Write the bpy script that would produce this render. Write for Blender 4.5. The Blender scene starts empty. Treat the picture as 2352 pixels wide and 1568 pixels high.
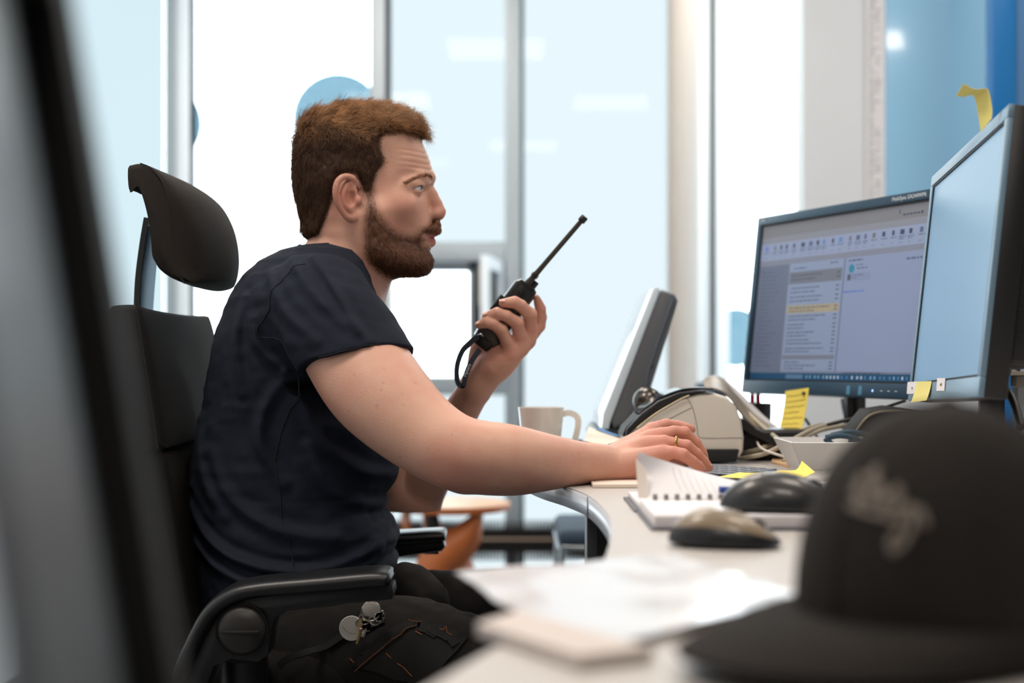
import bpy, bmesh, math, random
import numpy as np
from mathutils import Vector, Matrix
random.seed(4); RNG = np.random.default_rng(7)
S = bpy.context.scene; C = S.collection
R = math.radians

# ---------------------------------------------------------------- camera, light, exposure
F = 3267.0; CZ = 0.93; HY = 830.0          # focal length in pixels, eye height, horizon row
cam_d = bpy.data.cameras.new('camera'); cam = bpy.data.objects.new('camera', cam_d); C.objects.link(cam)
cam.location = (0, 0, CZ); cam.rotation_euler = (R(90), 0, 0)
cam_d.sensor_width = 36; cam_d.lens = 36*F/2352; cam_d.shift_y = (HY-784)/2352
cam_d.clip_start = 0.05; cam_d.clip_end = 200
cam_d.dof.use_dof = True; cam_d.dof.focus_distance = 2.14; cam_d.dof.aperture_fstop = 2.5
S.camera = cam
S.view_settings.view_transform = 'Standard'; S.view_settings.look = 'None'
S.view_settings.gamma = 1; S.view_settings.use_curve_mapping = False
S.view_settings.exposure = 0.0
w = bpy.data.worlds.new('daylight'); S.world = w; w.use_nodes = True
bg = w.node_tree.nodes['Background']; bg.inputs[0].default_value = (0.86, 0.96, 1.0, 1); bg.inputs[1].default_value = 6.0

def area(name, loc, sx, sy, power, col, rot=(0, 0, 0)):
    l = bpy.data.lights.new(name, 'AREA'); l.shape = 'RECTANGLE'; l.size = sx; l.size_y = sy
    l.energy = power; l.color = col
    o = bpy.data.objects.new(name, l); C.objects.link(o); o.location = loc; o.rotation_euler = rot
    return o
CEIL = 2.9
LAMPS = [(-0.9, 1.6, 26), (0.75, 1.5, 16), (-0.1, 3.3, 20), (0.1, -0.6, 17), (-0.9, -1.7, 8), (-0.5, 5.0, 22), (0.9, 5.1, 12), (1.7, 3.3, 17)]  # the last lamp is added to brighten the partition
for lx, ly, lp in LAMPS:
    area('ceiling_lamp_light', (lx, ly, CEIL-0.06), 0.58, 0.58, lp, (1.0, 0.89, 0.79))

# ---------------------------------------------------------------- helpers
def P(px, py, d):                      # a spot read off the photograph, at distance d
    return np.array([(px-1176)/F*d, d, CZ+(HY-py)/F*d])
def PZ(px, py, z=0.75):                # a spot lying on the horizontal plane z
    d = (CZ-z)*F/(py-HY); return np.array([(px-1176)/F*d, d, z])
MATS = {}
def srgb(c):
    return tuple(((v/255)/12.92 if v/255 <= 0.04045 else ((v/255+0.055)/1.055)**2.4) for v in c)
def mat(name, col, rough=0.5, metal=0.0, noise=0.0, scale=40, bump=0.0, bscale=300, **kw):
    if name in MATS: return MATS[name]
    m = bpy.data.materials.new(name); m.use_nodes = True; nt = m.node_tree; b = nt.nodes['Principled BSDF']
    c = srgb(col); b.inputs['Base Color'].default_value = (*c, 1)
    b.inputs['Roughness'].default_value = rough; b.inputs['Metallic'].default_value = metal
    for k, v in kw.items(): b.inputs[k.replace('_', ' ')].default_value = v
    tc = nt.nodes.new('ShaderNodeTexCoord')
    if noise:
        n = nt.nodes.new('ShaderNodeTexNoise'); n.inputs['Scale'].default_value = scale; n.inputs['Detail'].default_value = 5
        nt.links.new(tc.outputs['Object'], n.inputs['Vector'])
        mx = nt.nodes.new('ShaderNodeMix'); mx.data_type = 'RGBA'
        mx.inputs[6].default_value = (*[max(0, v*(1-noise)) for v in c], 1); mx.inputs[7].default_value = (*[min(1, v*(1+noise)) for v in c], 1)
        nt.links.new(n.outputs['Fac'], mx.inputs[0]); nt.links.new(mx.outputs[2], b.inputs['Base Color'])
    if bump:
        n = nt.nodes.new('ShaderNodeTexNoise'); n.inputs['Scale'].default_value = bscale; n.inputs['Detail'].default_value = 3
        nt.links.new(tc.outputs['Object'], n.inputs['Vector'])
        bp = nt.nodes.new('ShaderNodeBump'); bp.inputs['Strength'].default_value = bump; bp.inputs['Distance'].default_value = 0.002
        nt.links.new(n.outputs['Fac'], bp.inputs['Height']); nt.links.new(bp.outputs[0], b.inputs['Normal'])
    MATS[name] = m; return m
def vmat(name, rough=0.5, bump=0.0, bscale=300, emit=0.0, sss=0.0, spec=0.5, coat=0.0):
    if name in MATS: return MATS[name]
    m = bpy.data.materials.new(name); m.use_nodes = True; nt = m.node_tree; b = nt.nodes['Principled BSDF']
    a = nt.nodes.new('ShaderNodeVertexColor'); a.layer_name = 'Col'
    nt.links.new(a.outputs[0], b.inputs['Base Color']); b.inputs['Roughness'].default_value = rough
    b.inputs['Specular IOR Level'].default_value = spec; b.inputs['Coat Weight'].default_value = coat
    if sss:
        b.inputs['Subsurface Weight'].default_value = sss; b.inputs['Subsurface Radius'].default_value = (1, 0.35, 0.2)
        b.inputs['Subsurface Scale'].default_value = 0.006
    if emit:
        nt.links.new(a.outputs[0], b.inputs['Emission Color']); b.inputs['Emission Strength'].default_value = emit
    if bump:
        tc = nt.nodes.new('ShaderNodeTexCoord')
        n = nt.nodes.new('ShaderNodeTexNoise'); n.inputs['Scale'].default_value = bscale; n.inputs['Detail'].default_value = 6
        nt.links.new(tc.outputs['Object'], n.inputs['Vector'])
        bp = nt.nodes.new('ShaderNodeBump'); bp.inputs['Strength'].default_value = bump; bp.inputs['Distance'].default_value = 0.0015
        nt.links.new(n.outputs['Fac'], bp.inputs['Height']); nt.links.new(bp.outputs[0], b.inputs['Normal'])
    MATS[name] = m; return m
def emat(name, col, strength):
    m = bpy.data.materials.new(name); m.use_nodes = True; b = m.node_tree.nodes['Principled BSDF']
    b.inputs['Base Color'].default_value = (0.8, 0.8, 0.8, 1); b.inputs['Emission Color'].default_value = (*srgb(col), 1)
    b.inputs['Emission Strength'].default_value = strength; return m
def glass(name, tint, refl=0.06, rough=0.0):
    m = bpy.data.materials.new(name); m.use_nodes = True; nt = m.node_tree; nt.nodes.remove(nt.nodes['Principled BSDF'])
    out = nt.nodes['Material Output']; t = nt.nodes.new('ShaderNodeBsdfTransparent'); t.inputs[0].default_value = (*tint, 1)
    g = nt.nodes.new('ShaderNodeBsdfGlossy'); g.inputs['Roughness'].default_value = rough
    fr = nt.nodes.new('ShaderNodeFresnel'); fr.inputs[0].default_value = 1.18
    mx = nt.nodes.new('ShaderNodeMixShader'); nt.links.new(fr.outputs[0], mx.inputs[0])
    nt.links.new(t.outputs[0], mx.inputs[1]); nt.links.new(g.outputs[0], mx.inputs[2]); nt.links.new(mx.outputs[0], out.inputs[0])
    return m

def tag(o, label=None, cat=None, group=None, kind=None):
    if label: o['label'] = label
    if cat: o['category'] = cat
    if group: o['group'] = group
    if kind: o['kind'] = kind
    return o
def thing(name, label, cat, loc=(0, 0, 0), rz=0, group=None, mtx=None):
    o = bpy.data.objects.new(name, None); C.objects.link(o); o.empty_display_size = 0.05
    o.matrix_world = mtx if mtx is not None else Matrix.Translation(Vector(loc)) @ Matrix.Rotation(rz, 4, 'Z')
    return tag(o, label, cat, group)
def wm(o):
    m = o.matrix_basis.copy()
    while o.parent: o = o.parent; m = o.matrix_basis @ m
    return m
def mk(name, V, Fc, m, parent=None, world=False, smooth=True, cols=None, loc=None):
    me = bpy.data.meshes.new(name); V = np.asarray(V, dtype=float)
    o = bpy.data.objects.new(name, me); C.objects.link(o)
    if parent is not None:
        o.parent = parent
        if world:
            inv = np.array(wm(parent).inverted()); V = V @ inv[:3, :3].T + inv[:3, 3]
    elif loc is not None:
        o.location = loc
        if world: V = V-np.array(loc)
    if isinstance(Fc, np.ndarray) and Fc.ndim == 2:
        me.vertices.add(len(V)); me.vertices.foreach_set('co', V.astype(np.float32).ravel())
        n, k = Fc.shape; me.loops.add(n*k); me.loops.foreach_set('vertex_index', Fc.astype(np.int32).ravel())
        me.polygons.add(n); me.polygons.foreach_set('loop_start', np.arange(0, n*k, k, dtype=np.int32))
        me.update(calc_edges=True); me.validate()
    else:
        me.from_pydata([tuple(v) for v in V], [], [tuple(int(i) for i in f) for f in Fc]); me.update()
    if smooth: me.polygons.foreach_set('use_smooth', [True]*len(me.polygons))
    if m is not None: me.materials.append(m)
    if cols is not None and len(cols) == len(me.vertices):
        a = me.color_attributes.new('Col', 'FLOAT_COLOR', 'POINT')
        cc = np.ones((len(cols), 4), dtype=np.float32); cc[:, :3] = cols; a.data.foreach_set('color', cc.ravel())
    return o
def bm_data(bm):
    bm.verts.index_update(); V = [v.co[:] for v in bm.verts]; Fc = [[v.index for v in f.verts] for f in bm.faces]; bm.free(); return V, Fc
def auto(o, ang=40):                   # crisp edges stay crisp on rounded boxes
    me = o.data; bm = bmesh.new(); bm.from_mesh(me)
    for e in bm.edges:
        if len(e.link_faces) == 2 and e.calc_face_angle(0) > R(ang): e.smooth = False
    bm.to_mesh(me); bm.free(); return o
def box(name, lo, hi, m, parent=None, bevel=0.0, seg=2, world=False, loc=None, xf=None):
    bm = bmesh.new(); bmesh.ops.create_cube(bm, size=1)
    lo = Vector(lo); hi = Vector(hi)
    for v in bm.verts: v.co = Vector([(lo[i]+hi[i])/2+v.co[i]*(hi[i]-lo[i]) for i in range(3)])
    if bevel: bmesh.ops.bevel(bm, geom=bm.edges[:], offset=bevel, segments=seg, profile=0.5, affect='EDGES')
    if xf: bmesh.ops.transform(bm, matrix=xf, verts=bm.verts)
    V, Fc = bm_data(bm); return auto(mk(name, V, Fc, m, parent, world, True, None, loc), 35)
def prism(name, poly, a, b, m, parent=None, axis='z', bevel=0.0, world=False, seg=2, xf=None, loc=None):
    """poly is extruded from a to b along axis ('z': poly=(x,y); 'y': poly=(x,z))"""
    bm = bmesh.new()
    mp = (lambda p, t: (p[0], p[1], t)) if axis == 'z' else ((lambda p, t: (p[0], t, p[1])) if axis == 'y' else (lambda p, t: (t, p[0], p[1])))
    f = bm.faces.new([bm.verts.new(mp(p, a)) for p in poly])
    ex = bmesh.ops.extrude_face_region(bm, geom=[f]); d = Vector(mp((0, 0), b-a))
    for v in ex['geom']:
        if isinstance(v, bmesh.types.BMVert): v.co += d
    bmesh.ops.recalc_face_normals(bm, faces=bm.faces)
    if bevel:
        es = [e for e in bm.edges if any(len(ff.verts) == len(poly) and len(poly) > 4 for ff in e.link_faces)] or bm.edges[:]
        bmesh.ops.bevel(bm, geom=es, offset=bevel, segments=seg, profile=0.5, affect='EDGES')
    if xf: bmesh.ops.transform(bm, matrix=xf, verts=bm.verts)
    V, Fc = bm_data(bm); return auto(mk(name, V, Fc, m, parent, world, True, None, loc), 30)
def catmull(pts, sub=6):
    p = np.asarray(pts, float); q = np.vstack([2*p[0]-p[1], p, 2*p[-1]-p[-2]]); out = []
    for i in range(1, len(q)-2):
        for t in np.linspace(0, 1, sub, endpoint=False):
            a, b, c, d = q[i-1], q[i], q[i+1], q[i+2]
            out.append(0.5*((2*b)+(c-a)*t+(2*a-5*b+4*c-d)*t*t+(3*b-a-3*c+d)*t**3))
    out.append(p[-1]); return np.array(out)
def closed_cat(pts, sub=5):
    p = np.asarray(pts, float); n = len(p); out = []
    for i in range(n):
        a, b, c, d = p[i-1], p[i], p[(i+1) % n], p[(i+2) % n]
        for t in np.linspace(0, 1, sub, endpoint=False):
            out.append(0.5*((2*b)+(c-a)*t+(2*a-5*b+4*c-d)*t*t+(3*b-a-3*c+d)*t**3))
    return np.array(out)
def sweep(path, prof, caps=True, up=None):
    """prof(i, t) -> list of (a, b) in the frame of point i; returns verts, faces"""
    path = np.asarray(path, float); n = len(path); V = []; T = np.gradient(path, axis=0); T /= np.linalg.norm(T, axis=1)[:, None]
    u = np.cross(T[0], [0, 0, 1.0] if up is None else up)
    if np.linalg.norm(u) < 1e-3: u = np.cross(T[0], [1.0, 0, 0])
    u /= np.linalg.norm(u)
    for i in range(n):
        if up is not None: u = np.cross(T[i], up)
        else: u = u-T[i]*np.dot(u, T[i])
        u /= np.linalg.norm(u)+1e-12; v = np.cross(u, T[i])
        for a, b in prof(i, i/(n-1)): V.append(path[i]+u*a+v*b)
    k = len(V)//n; Fc = []
    for i in range(n-1):
        for j in range(k):
            Fc.append((i*k+j, i*k+(j+1) % k, (i+1)*k+(j+1) % k, (i+1)*k+j))
    if caps: Fc.append(tuple(range(k))[::-1]); Fc.append(tuple(range((n-1)*k, n*k)))
    return V, Fc
def tube(name, pts, r, m, parent=None, world=True, n=10, sub=6, smooth_path=True, loc=None):
    path = catmull(pts, sub) if smooth_path and len(pts) > 2 else np.asarray(pts, float)
    rr = (lambda t: r) if not callable(r) else r
    V, Fc = sweep(path, lambda i, t: [(math.cos(a)*rr(t), math.sin(a)*rr(t)) for a in np.linspace(0, 2*math.pi, n, endpoint=False)])
    return auto(mk(name, V, Fc, m, parent, world, loc=loc), 60)
def ribbon(name, pts, wdt, th, up, m, parent=None, world=True, sub=8, loc=None):
    V, Fc = sweep(catmull(pts, sub), lambda i, t: [(-wdt/2, -th/2), (wdt/2, -th/2), (wdt/2, th/2), (-wdt/2, th/2)], up=np.array(up, float))
    return auto(mk(name, V, Fc, m, parent, world, loc=loc), 50)
def lathe(name, prof, m, parent=None, n=48, loc=None, xf=None, world=False):
    V = []; Fc = []; k = len(prof)
    for i in range(n):
        a = 2*math.pi*i/n
        for r, z in prof: V.append((r*math.cos(a), r*math.sin(a), z))
    for i in range(n):
        j = (i+1) % n
        for q in range(k-1): Fc.append((i*k+q, j*k+q, j*k+q+1, i*k+q+1))
    bm = bmesh.new(); vs = [bm.verts.new(v) for v in V]
    for f in Fc: bm.faces.new([vs[i] for i in f])
    bmesh.ops.remove_doubles(bm, verts=bm.verts, dist=1e-6); bmesh.ops.recalc_face_normals(bm, faces=bm.faces)
    if xf: bmesh.ops.transform(bm, matrix=xf, verts=bm.verts)
    V, Fc = bm_data(bm); return auto(mk(name, V, Fc, m, parent, world, loc=loc), 40)
def sheet(name, G, th, m, parent=None, world=True, cols=None, loc=None):
    """G: grid (a,b,3) of points; a thin sheet of thickness th"""
    G = np.asarray(G, float); a, b, _ = G.shape
    gu = np.gradient(G, axis=0); gv = np.gradient(G, axis=1); N = np.cross(gu, gv); N /= np.linalg.norm(N, axis=2)[..., None]+1e-12
    V = np.vstack([(G+N*th/2).reshape(-1, 3), (G-N*th/2).reshape(-1, 3)]); o = a*b; Fc = []
    I = lambda i, j: i*b+j
    for i in range(a-1):
        for j in range(b-1):
            q = (I(i, j), I(i+1, j), I(i+1, j+1), I(i, j+1)); Fc.append(q); Fc.append(tuple(o+k for k in q[::-1]))
    bd = [I(i, 0) for i in range(a)]+[I(a-1, j) for j in range(1, b)]+[I(i, b-1) for i in range(a-2, -1, -1)]+[I(0, j) for j in range(b-2, 0, -1)]
    for k in range(len(bd)):
        p, q = bd[k], bd[(k+1) % len(bd)]; Fc.append((p, o+p, o+q, q)[::-1])
    return auto(mk(name, V, Fc, m, parent, world, True, cols, loc), 50)
def bil(c00, c10, c01, c11, na, nb):
    c00, c10, c01, c11 = map(np.asarray, (c00, c10, c01, c11)); u = np.linspace(0, 1, na)[:, None, None]; v = np.linspace(0, 1, nb)[None, :, None]
    return (c00*(1-u)+c10*u)*(1-v)+(c01*(1-u)+c11*u)*v
def text_mesh(s, size, depth=0.0003, shear=0.0):
    cu = bpy.data.curves.new('txt', 'FONT'); cu.body = s; cu.size = size; cu.extrude = depth; cu.shear = shear; cu.align_x = 'CENTER'; cu.align_y = 'CENTER'; cu.resolution_u = 3
    o = bpy.data.objects.new('txt', cu); C.objects.link(o); dg = bpy.context.evaluated_depsgraph_get()
    me = bpy.data.meshes.new_from_object(o.evaluated_get(dg)); bpy.data.objects.remove(o)
    V = [v.co[:] for v in me.vertices]; Fc = [list(p.vertices) for p in me.polygons]; bpy.data.meshes.remove(me); return V, Fc
def copy_tree(o, parent=None):
    kids = list(o.children); c = o.copy(); C.objects.link(c); c.parent = parent
    for ch in kids: copy_tree(ch, c)
    return c

# ---------------------------------------------------------------- distance fields -> continuous surfaces
def vnoise(Pp, sc, seed=0):
    q = Pp*sc+seed*17.3; i = np.floor(q).astype(np.int64); f = q-i; f = f*f*(3-2*f); out = 0
    for dx in (0, 1):
        for dy in (0, 1):
            for dz in (0, 1):
                h = ((i[:, 0]+dx)*73856093 ^ (i[:, 1]+dy)*19349663 ^ (i[:, 2]+dz)*83492791) & 0xffffff
                h = (h*1103515245+12345) & 0xffffff; val = h/0x7fffff-1
                wgt = (f[:, 0] if dx else 1-f[:, 0])*(f[:, 1] if dy else 1-f[:, 1])*(f[:, 2] if dz else 1-f[:, 2])
                out = out+val*wgt
    return out
def smin(a, b, k): h = np.maximum(k-np.abs(a-b), 0)/k; return np.minimum(a, b)-h*h*k*0.25
def smax(a, b, k): return -smin(-a, -b, k)
MARG = 0.022
class Field:
    def __init__(s): s.ops = []; s.post = []
    def add(s, fn, lo, hi, k=0.01, mode='u'):
        s.ops.append((fn, np.array(lo)-MARG-k, np.array(hi)+MARG+k, max(k, 1e-5), mode)); return s
    def cone(s, a, b, ra, rb, k=0.01, mode='u', flat=None):
        a = np.array(a, float); b = np.array(b, float); ab = b-a; L = max(ab @ ab, 1e-12)
        def fn(p):
            q = p-a; t = np.clip(q @ ab/L, 0, 1); v = q-t[:, None]*ab; rr = ra+(rb-ra)*t
            if flat is not None:
                n, sc = flat; n = np.array(n); c = v @ n; v = v+np.outer(c*(sc-1), n)
            return np.sqrt((v*v).sum(1))-rr
        m = max(ra, rb); return s.add(fn, np.minimum(a, b)-m, np.maximum(a, b)+m, k, mode)
    def chain(s, pts, k=0.01, sub=3, mode='u', flat=None, px=True):
        """pts: (px, py, depth, radius px)"""
        q = catmull(np.array(pts, float), sub)
        if px: q = np.array([[*P(a, b, d), r*d/F] for a, b, d, r in q])
        for i in range(len(q)-1): s.cone(q[i, :3], q[i+1, :3], q[i, 3], q[i+1, 3], k if i == 0 else min(k, 0.006), mode, flat)
        return s
    def ell(s, c, r, k=0.01, mode='u', rot=None):
        c = np.array(c, float); r = np.array(r, float); M = np.eye(3) if rot is None else np.array(rot)
        def fn(p):
            q = (p-c) @ M; k0 = np.sqrt(((q/r)**2).sum(1)); k1 = np.sqrt(((q/r**2)**2).sum(1))+1e-9; return k0*(k0-1)/k1
        m = r.max(); return s.add(fn, c-m, c+m, k, mode)
    def __call__(s, p):
        d = np.full(len(p), 0.08)
        for fn, lo, hi, k, mode in s.ops:
            i = np.nonzero(((p > lo) & (p < hi)).all(1))[0]
            if not len(i): continue
            v = fn(p[i])
            if mode == 'u': d[i] = smin(d[i], v, k)
            elif mode == 's': d[i] = smax(d[i], -v, k)
            elif mode == 'i': d[i] = smax(d[i], v, k)
            else: d[i] = d[i]+v
        for g in s.post: d = g(p, d)
        return d
QUALITY = 1.0
def surf(f, lo, hi, h, newton=1):
    h = h*QUALITY
    lo = np.array(lo, float); hi = np.array(hi, float); H = 4*h
    n = np.ceil((hi-lo)/H).astype(int)
    g = np.stack(np.meshgrid(*[np.arange(k) for k in n], indexing='ij'), -1).reshape(-1, 3)
    act = []
    for c in np.array_split(g, max(1, len(g)//1500000)):
        d = f(lo+(c+0.5)*H); act.append(c[np.abs(d) < 1.7*H])
    act = np.vstack(act); o = np.stack(np.meshgrid(*[np.arange(2)]*3, indexing='ij'), -1).reshape(-1, 3)
    act = (act[:, None, :]*2+o[None]).reshape(-1, 3)
    act = np.vstack([c[np.abs(f(lo+(c+0.5)*2*h)) < 3.6*h] for c in np.array_split(act, max(1, len(act)//1500000))])
    cells = (act[:, None, :]*2+o[None]).reshape(-1, 3)
    N = (n*4+2).astype(np.int64); key = lambda c: (c[:, 0]*N[1]+c[:, 1])*N[2]+c[:, 2]
    ck = key(cells); offs = np.array([[a, b, c] for a in (0, 1) for b in (0, 1) for c in (0, 1)])
    ok = key(offs); allk = np.unique((ck[:, None]+ok[None]).ravel())
    cc = np.stack([allk//(N[1]*N[2]), (allk//N[2]) % N[1], allk % N[2]], 1)
    val = np.concatenate([f(lo+c*h) for c in np.array_split(cc, max(1, len(cc)//1500000))])
    vv = val[np.searchsorted(allk, (ck[:, None]+ok[None]).ravel())].reshape(-1, 8)
    mix = (vv < 0).any(1) & (vv >= 0).any(1); cells = cells[mix]; vv = vv[mix]; ck = ck[mix]
    so = np.argsort(ck); cells, vv, ck = cells[so], vv[so], ck[so]
    acc = np.zeros((len(cells), 3)); cnt = np.zeros(len(cells))
    for a in range(8):
        for bit in (4, 2, 1):
            b = a | bit
            if b == a: continue
            va, vb = vv[:, a], vv[:, b]; m = (va < 0) != (vb < 0)
            t = np.where(m, va/np.where(m, va-vb, 1), 0); p = offs[a]+t[:, None]*(offs[b]-offs[a]); acc += np.where(m[:, None], p, 0); cnt += m
    V = lo+(cells+acc/cnt[:, None])*h; Fs = []
    for ax in range(3):
        b, c = (ax+1) % 3, (ax+2) % 3; e = np.eye(3, dtype=np.int64)
        i1 = {0: 4, 1: 2, 2: 1}[ax]; s0 = vv[:, 0] < 0; s1 = vv[:, i1] < 0; m = s0 != s1; idx = np.nonzero(m)[0]
        def nb(dv):
            k = key(cells[idx]-dv); j = np.searchsorted(ck, k); j = np.minimum(j, len(ck)-1); return j, ck[j] == k
        j1, g1 = nb(e[b]); j2, g2 = nb(e[b]+e[c]); j3, g3 = nb(e[c]); g = g1 & g2 & g3
        q = np.stack([idx, j1, j2, j3], 1)[g]; fl = s0[idx][g]
        q[~fl] = q[~fl][:, ::-1]; Fs.append(q)
    Fc = np.vstack(Fs)
    for _ in range(newton):
        d = f(V); e = h*0.2; G = np.stack([f(V+np.eye(3)[i]*e)-d for i in range(3)], 1)/e
        st = -d[:, None]*G/np.maximum((G*G).sum(1), 0.15)[:, None]; L = np.linalg.norm(st, axis=1); st *= np.minimum(1, 0.6*h/np.maximum(L, 1e-9))[:, None]; V = V+st
    # light relax
    return V, Fc
def normals(V, Fc):
    a, b, c, d = [V[Fc[:, i]] for i in range(4)]; n = np.cross(c-a, d-b); N = np.zeros_like(V)
    for i in range(4): np.add.at(N, Fc[:, i], n)
    return N/(np.linalg.norm(N, axis=1)[:, None]+1e-12)
def relax(V, Fc, it=1, lam=0.5):
    for _ in range(it):
        A = np.zeros_like(V); n = np.zeros(len(V))
        for i in range(4):
            j = (i+1) % 4; np.add.at(A, Fc[:, i], V[Fc[:, j]]); np.add.at(n, Fc[:, i], 1)
            np.add.at(A, Fc[:, j], V[Fc[:, i]]); np.add.at(n, Fc[:, j], 1)
        V = V+(A/np.maximum(n, 1)[:, None]-V)*lam
    return V
def sdpoly(q, poly):
    """signed distance (negative inside) of 2D points to a closed polygon"""
    poly = np.asarray(poly, float); d = np.full(len(q), 1e18); s = np.ones(len(q)); n = len(poly)
    for i in range(n):
        a = poly[i]; b = poly[i-1]; e = b-a; v = q-a; t = np.clip(v @ e/max(e @ e, 1e-12), 0, 1); u = v-t[:, None]*e
        d = np.minimum(d, (u*u).sum(1))
        c1 = q[:, 1] >= a[1]; c2 = q[:, 1] < b[1]; c3 = e[0]*v[:, 1] > e[1]*v[:, 0]
        m = (c1 & c2 & c3) | (~c1 & ~c2 & ~c3); s[m] *= -1
    return s*np.sqrt(d)
def gridfn(fn, x0, x1, y0, y1, st=1.0):
    """tabulates fn over photo rows and columns, returns a bilinear sampler"""
    xs = np.arange(x0, x1+st, st); ys = np.arange(y0, y1+st, st); g = np.stack(np.meshgrid(xs, ys, indexing='ij'), -1).reshape(-1, 2)
    T = fn(g).reshape(len(xs), len(ys))
    def smp(q):
        a = np.clip((q[:, 0]-x0)/st, 0, len(xs)-1.001); b = np.clip((q[:, 1]-y0)/st, 0, len(ys)-1.001)
        i = a.astype(int); j = b.astype(int); u = a-i; v = b-j
        return (T[i, j]*(1-u)*(1-v)+T[i+1, j]*u*(1-v)+T[i, j+1]*(1-u)*v+T[i+1, j+1]*u*v)
    return smp, T, xs, ys
def rbf(ctrl, sig):
    c = np.array(ctrl, float)
    def fn(g):
        d = ((g[:, None, 0]-c[None, :, 0])**2+(g[:, None, 1]-c[None, :, 1])**2)/(2*sig*sig); wgt = np.exp(-d)+1e-9/(1+d); return (wgt*c[None, :, 2]).sum(1)/wgt.sum(1)
    return fn
def sm(x, a, b): t = np.clip((x-a)/(b-a), 0, 1); return t*t*(3-2*t)

# ---------------------------------------------------------------- the man: materials
M_SKIN = vmat('skin', rough=0.48, bump=0.25, bscale=420, sss=0.12, spec=0.42)
M_SHIRT = mat('navy_jersey', (25, 31, 44), 0.86, Specular_IOR_Level=.25, noise=0.12, scale=350, bump=0.25, bscale=1500)
M_TROUS = mat('black_twill', (25, 23, 22), 0.9, Specular_IOR_Level=.25, noise=0.2, scale=200, bump=0.3, bscale=1200)
M_HAIR = vmat('hair', rough=0.55, spec=0.35)
YS = 2.33                                  # distance of the man's middle plane
def inn(pts, L=0.062):                     # outline points lying on the near side of the head -> middle plane
    k = (YS-L)/YS; return [(1176+(a-1176)*k, HY+(b-HY)*k) for a, b in pts]
def orth(p): return np.stack([1176+p[:, 0]/YS*F, HY-(p[:, 2]-CZ)/YS*F], 1)
PM = F/YS                                  # pixels per metre there

SIL = [(967, 322), (958, 302), (940, 286), (915, 274), (880, 265), (830, 262), (780, 266), (742, 278), (712, 304), (694, 340), (684, 385), (685, 425), (692, 465), (702, 505), (710, 540),
       (745, 575), (790, 600), (840, 622), (895, 631), (935, 628), (962, 618), (980, 606), (987, 592), (987, 577), (991, 566), (993, 552), (991, 540), (996, 528), (995, 512), (992, 492),
       (985, 460), (982, 438), (985, 426), (994, 413), (996, 400), (991, 380), (984, 358), (975, 338)]
SIL = closed_cat(SIL, 3)
f_W = rbf([(830, 290, .066), (770, 340, .075), (750, 400, .076), (720, 400, .072), (850, 360, .072), (930, 330, .060), (885, 330, .066), (900, 400, .064), (950, 370, .056), (957, 418, .050), (955, 440, .049), (900, 440, .066),
           (925, 470, .060), (950, 490, .048), (965, 530, .036), (960, 570, .034), (970, 600, .028), (920, 600, .040), (900, 560, .050), (880, 510, .063), (915, 500, .056), (860, 560, .056), (830, 500, .066), (840, 600, .050),
           (740, 480, .064), (720, 520, .052), (780, 560, .052)], 26)
f_R = rbf([(830, 290, .070), (750, 400, .075), (930, 330, .055), (965, 370, .050), (980, 430, .055), (960, 470, .045), (985, 540, .026), (975, 590, .024), (930, 610, .022), (860, 600, .024), (740, 500, .06), (800, 560, .03), (880, 480, .06)], 30)
def f_H(g):
    D = -sdpoly(g, SIL)/PM; W = f_W(g); Rr = f_R(g); t = np.clip(D/Rr, -5, 1)
    return np.where(D > 0, W*W*(1-(1-t)**2), 2*W*W*t)
sH, TH, xs_, ys_ = gridfn(f_H, 620, 1080, 210, 720, 1.5)
gx_ = np.gradient(TH, axis=0)/1.5*PM; gy_ = np.gradient(TH, axis=1)/1.5*PM
def d_head(p):
    q = orth(p); H = sH(q); L = p[:, 1]-YS
    a = np.clip((q[:, 0]-620)/1.5, 0, TH.shape[0]-1.001).astype(int); b = np.clip((q[:, 1]-210)/1.5, 0, TH.shape[1]-1.001).astype(int)
    return (L*L-H)/np.sqrt(gx_[a, b]**2+gy_[a, b]**2+4*L*L+0.0006)
HLO = P(655, 650, YS)-[0, .12, 0]; HHI = P(1040, 230, YS)+[0, .12, 0]
def HP(px, py, L, s=1):                    # a point of the head, mirrored by s
    v = P(px, py, YS-L); return np.array([v[0], YS-L*s, v[2]])

skin = Field()
skin.add(d_head, HLO, HHI, 0.001)
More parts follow.
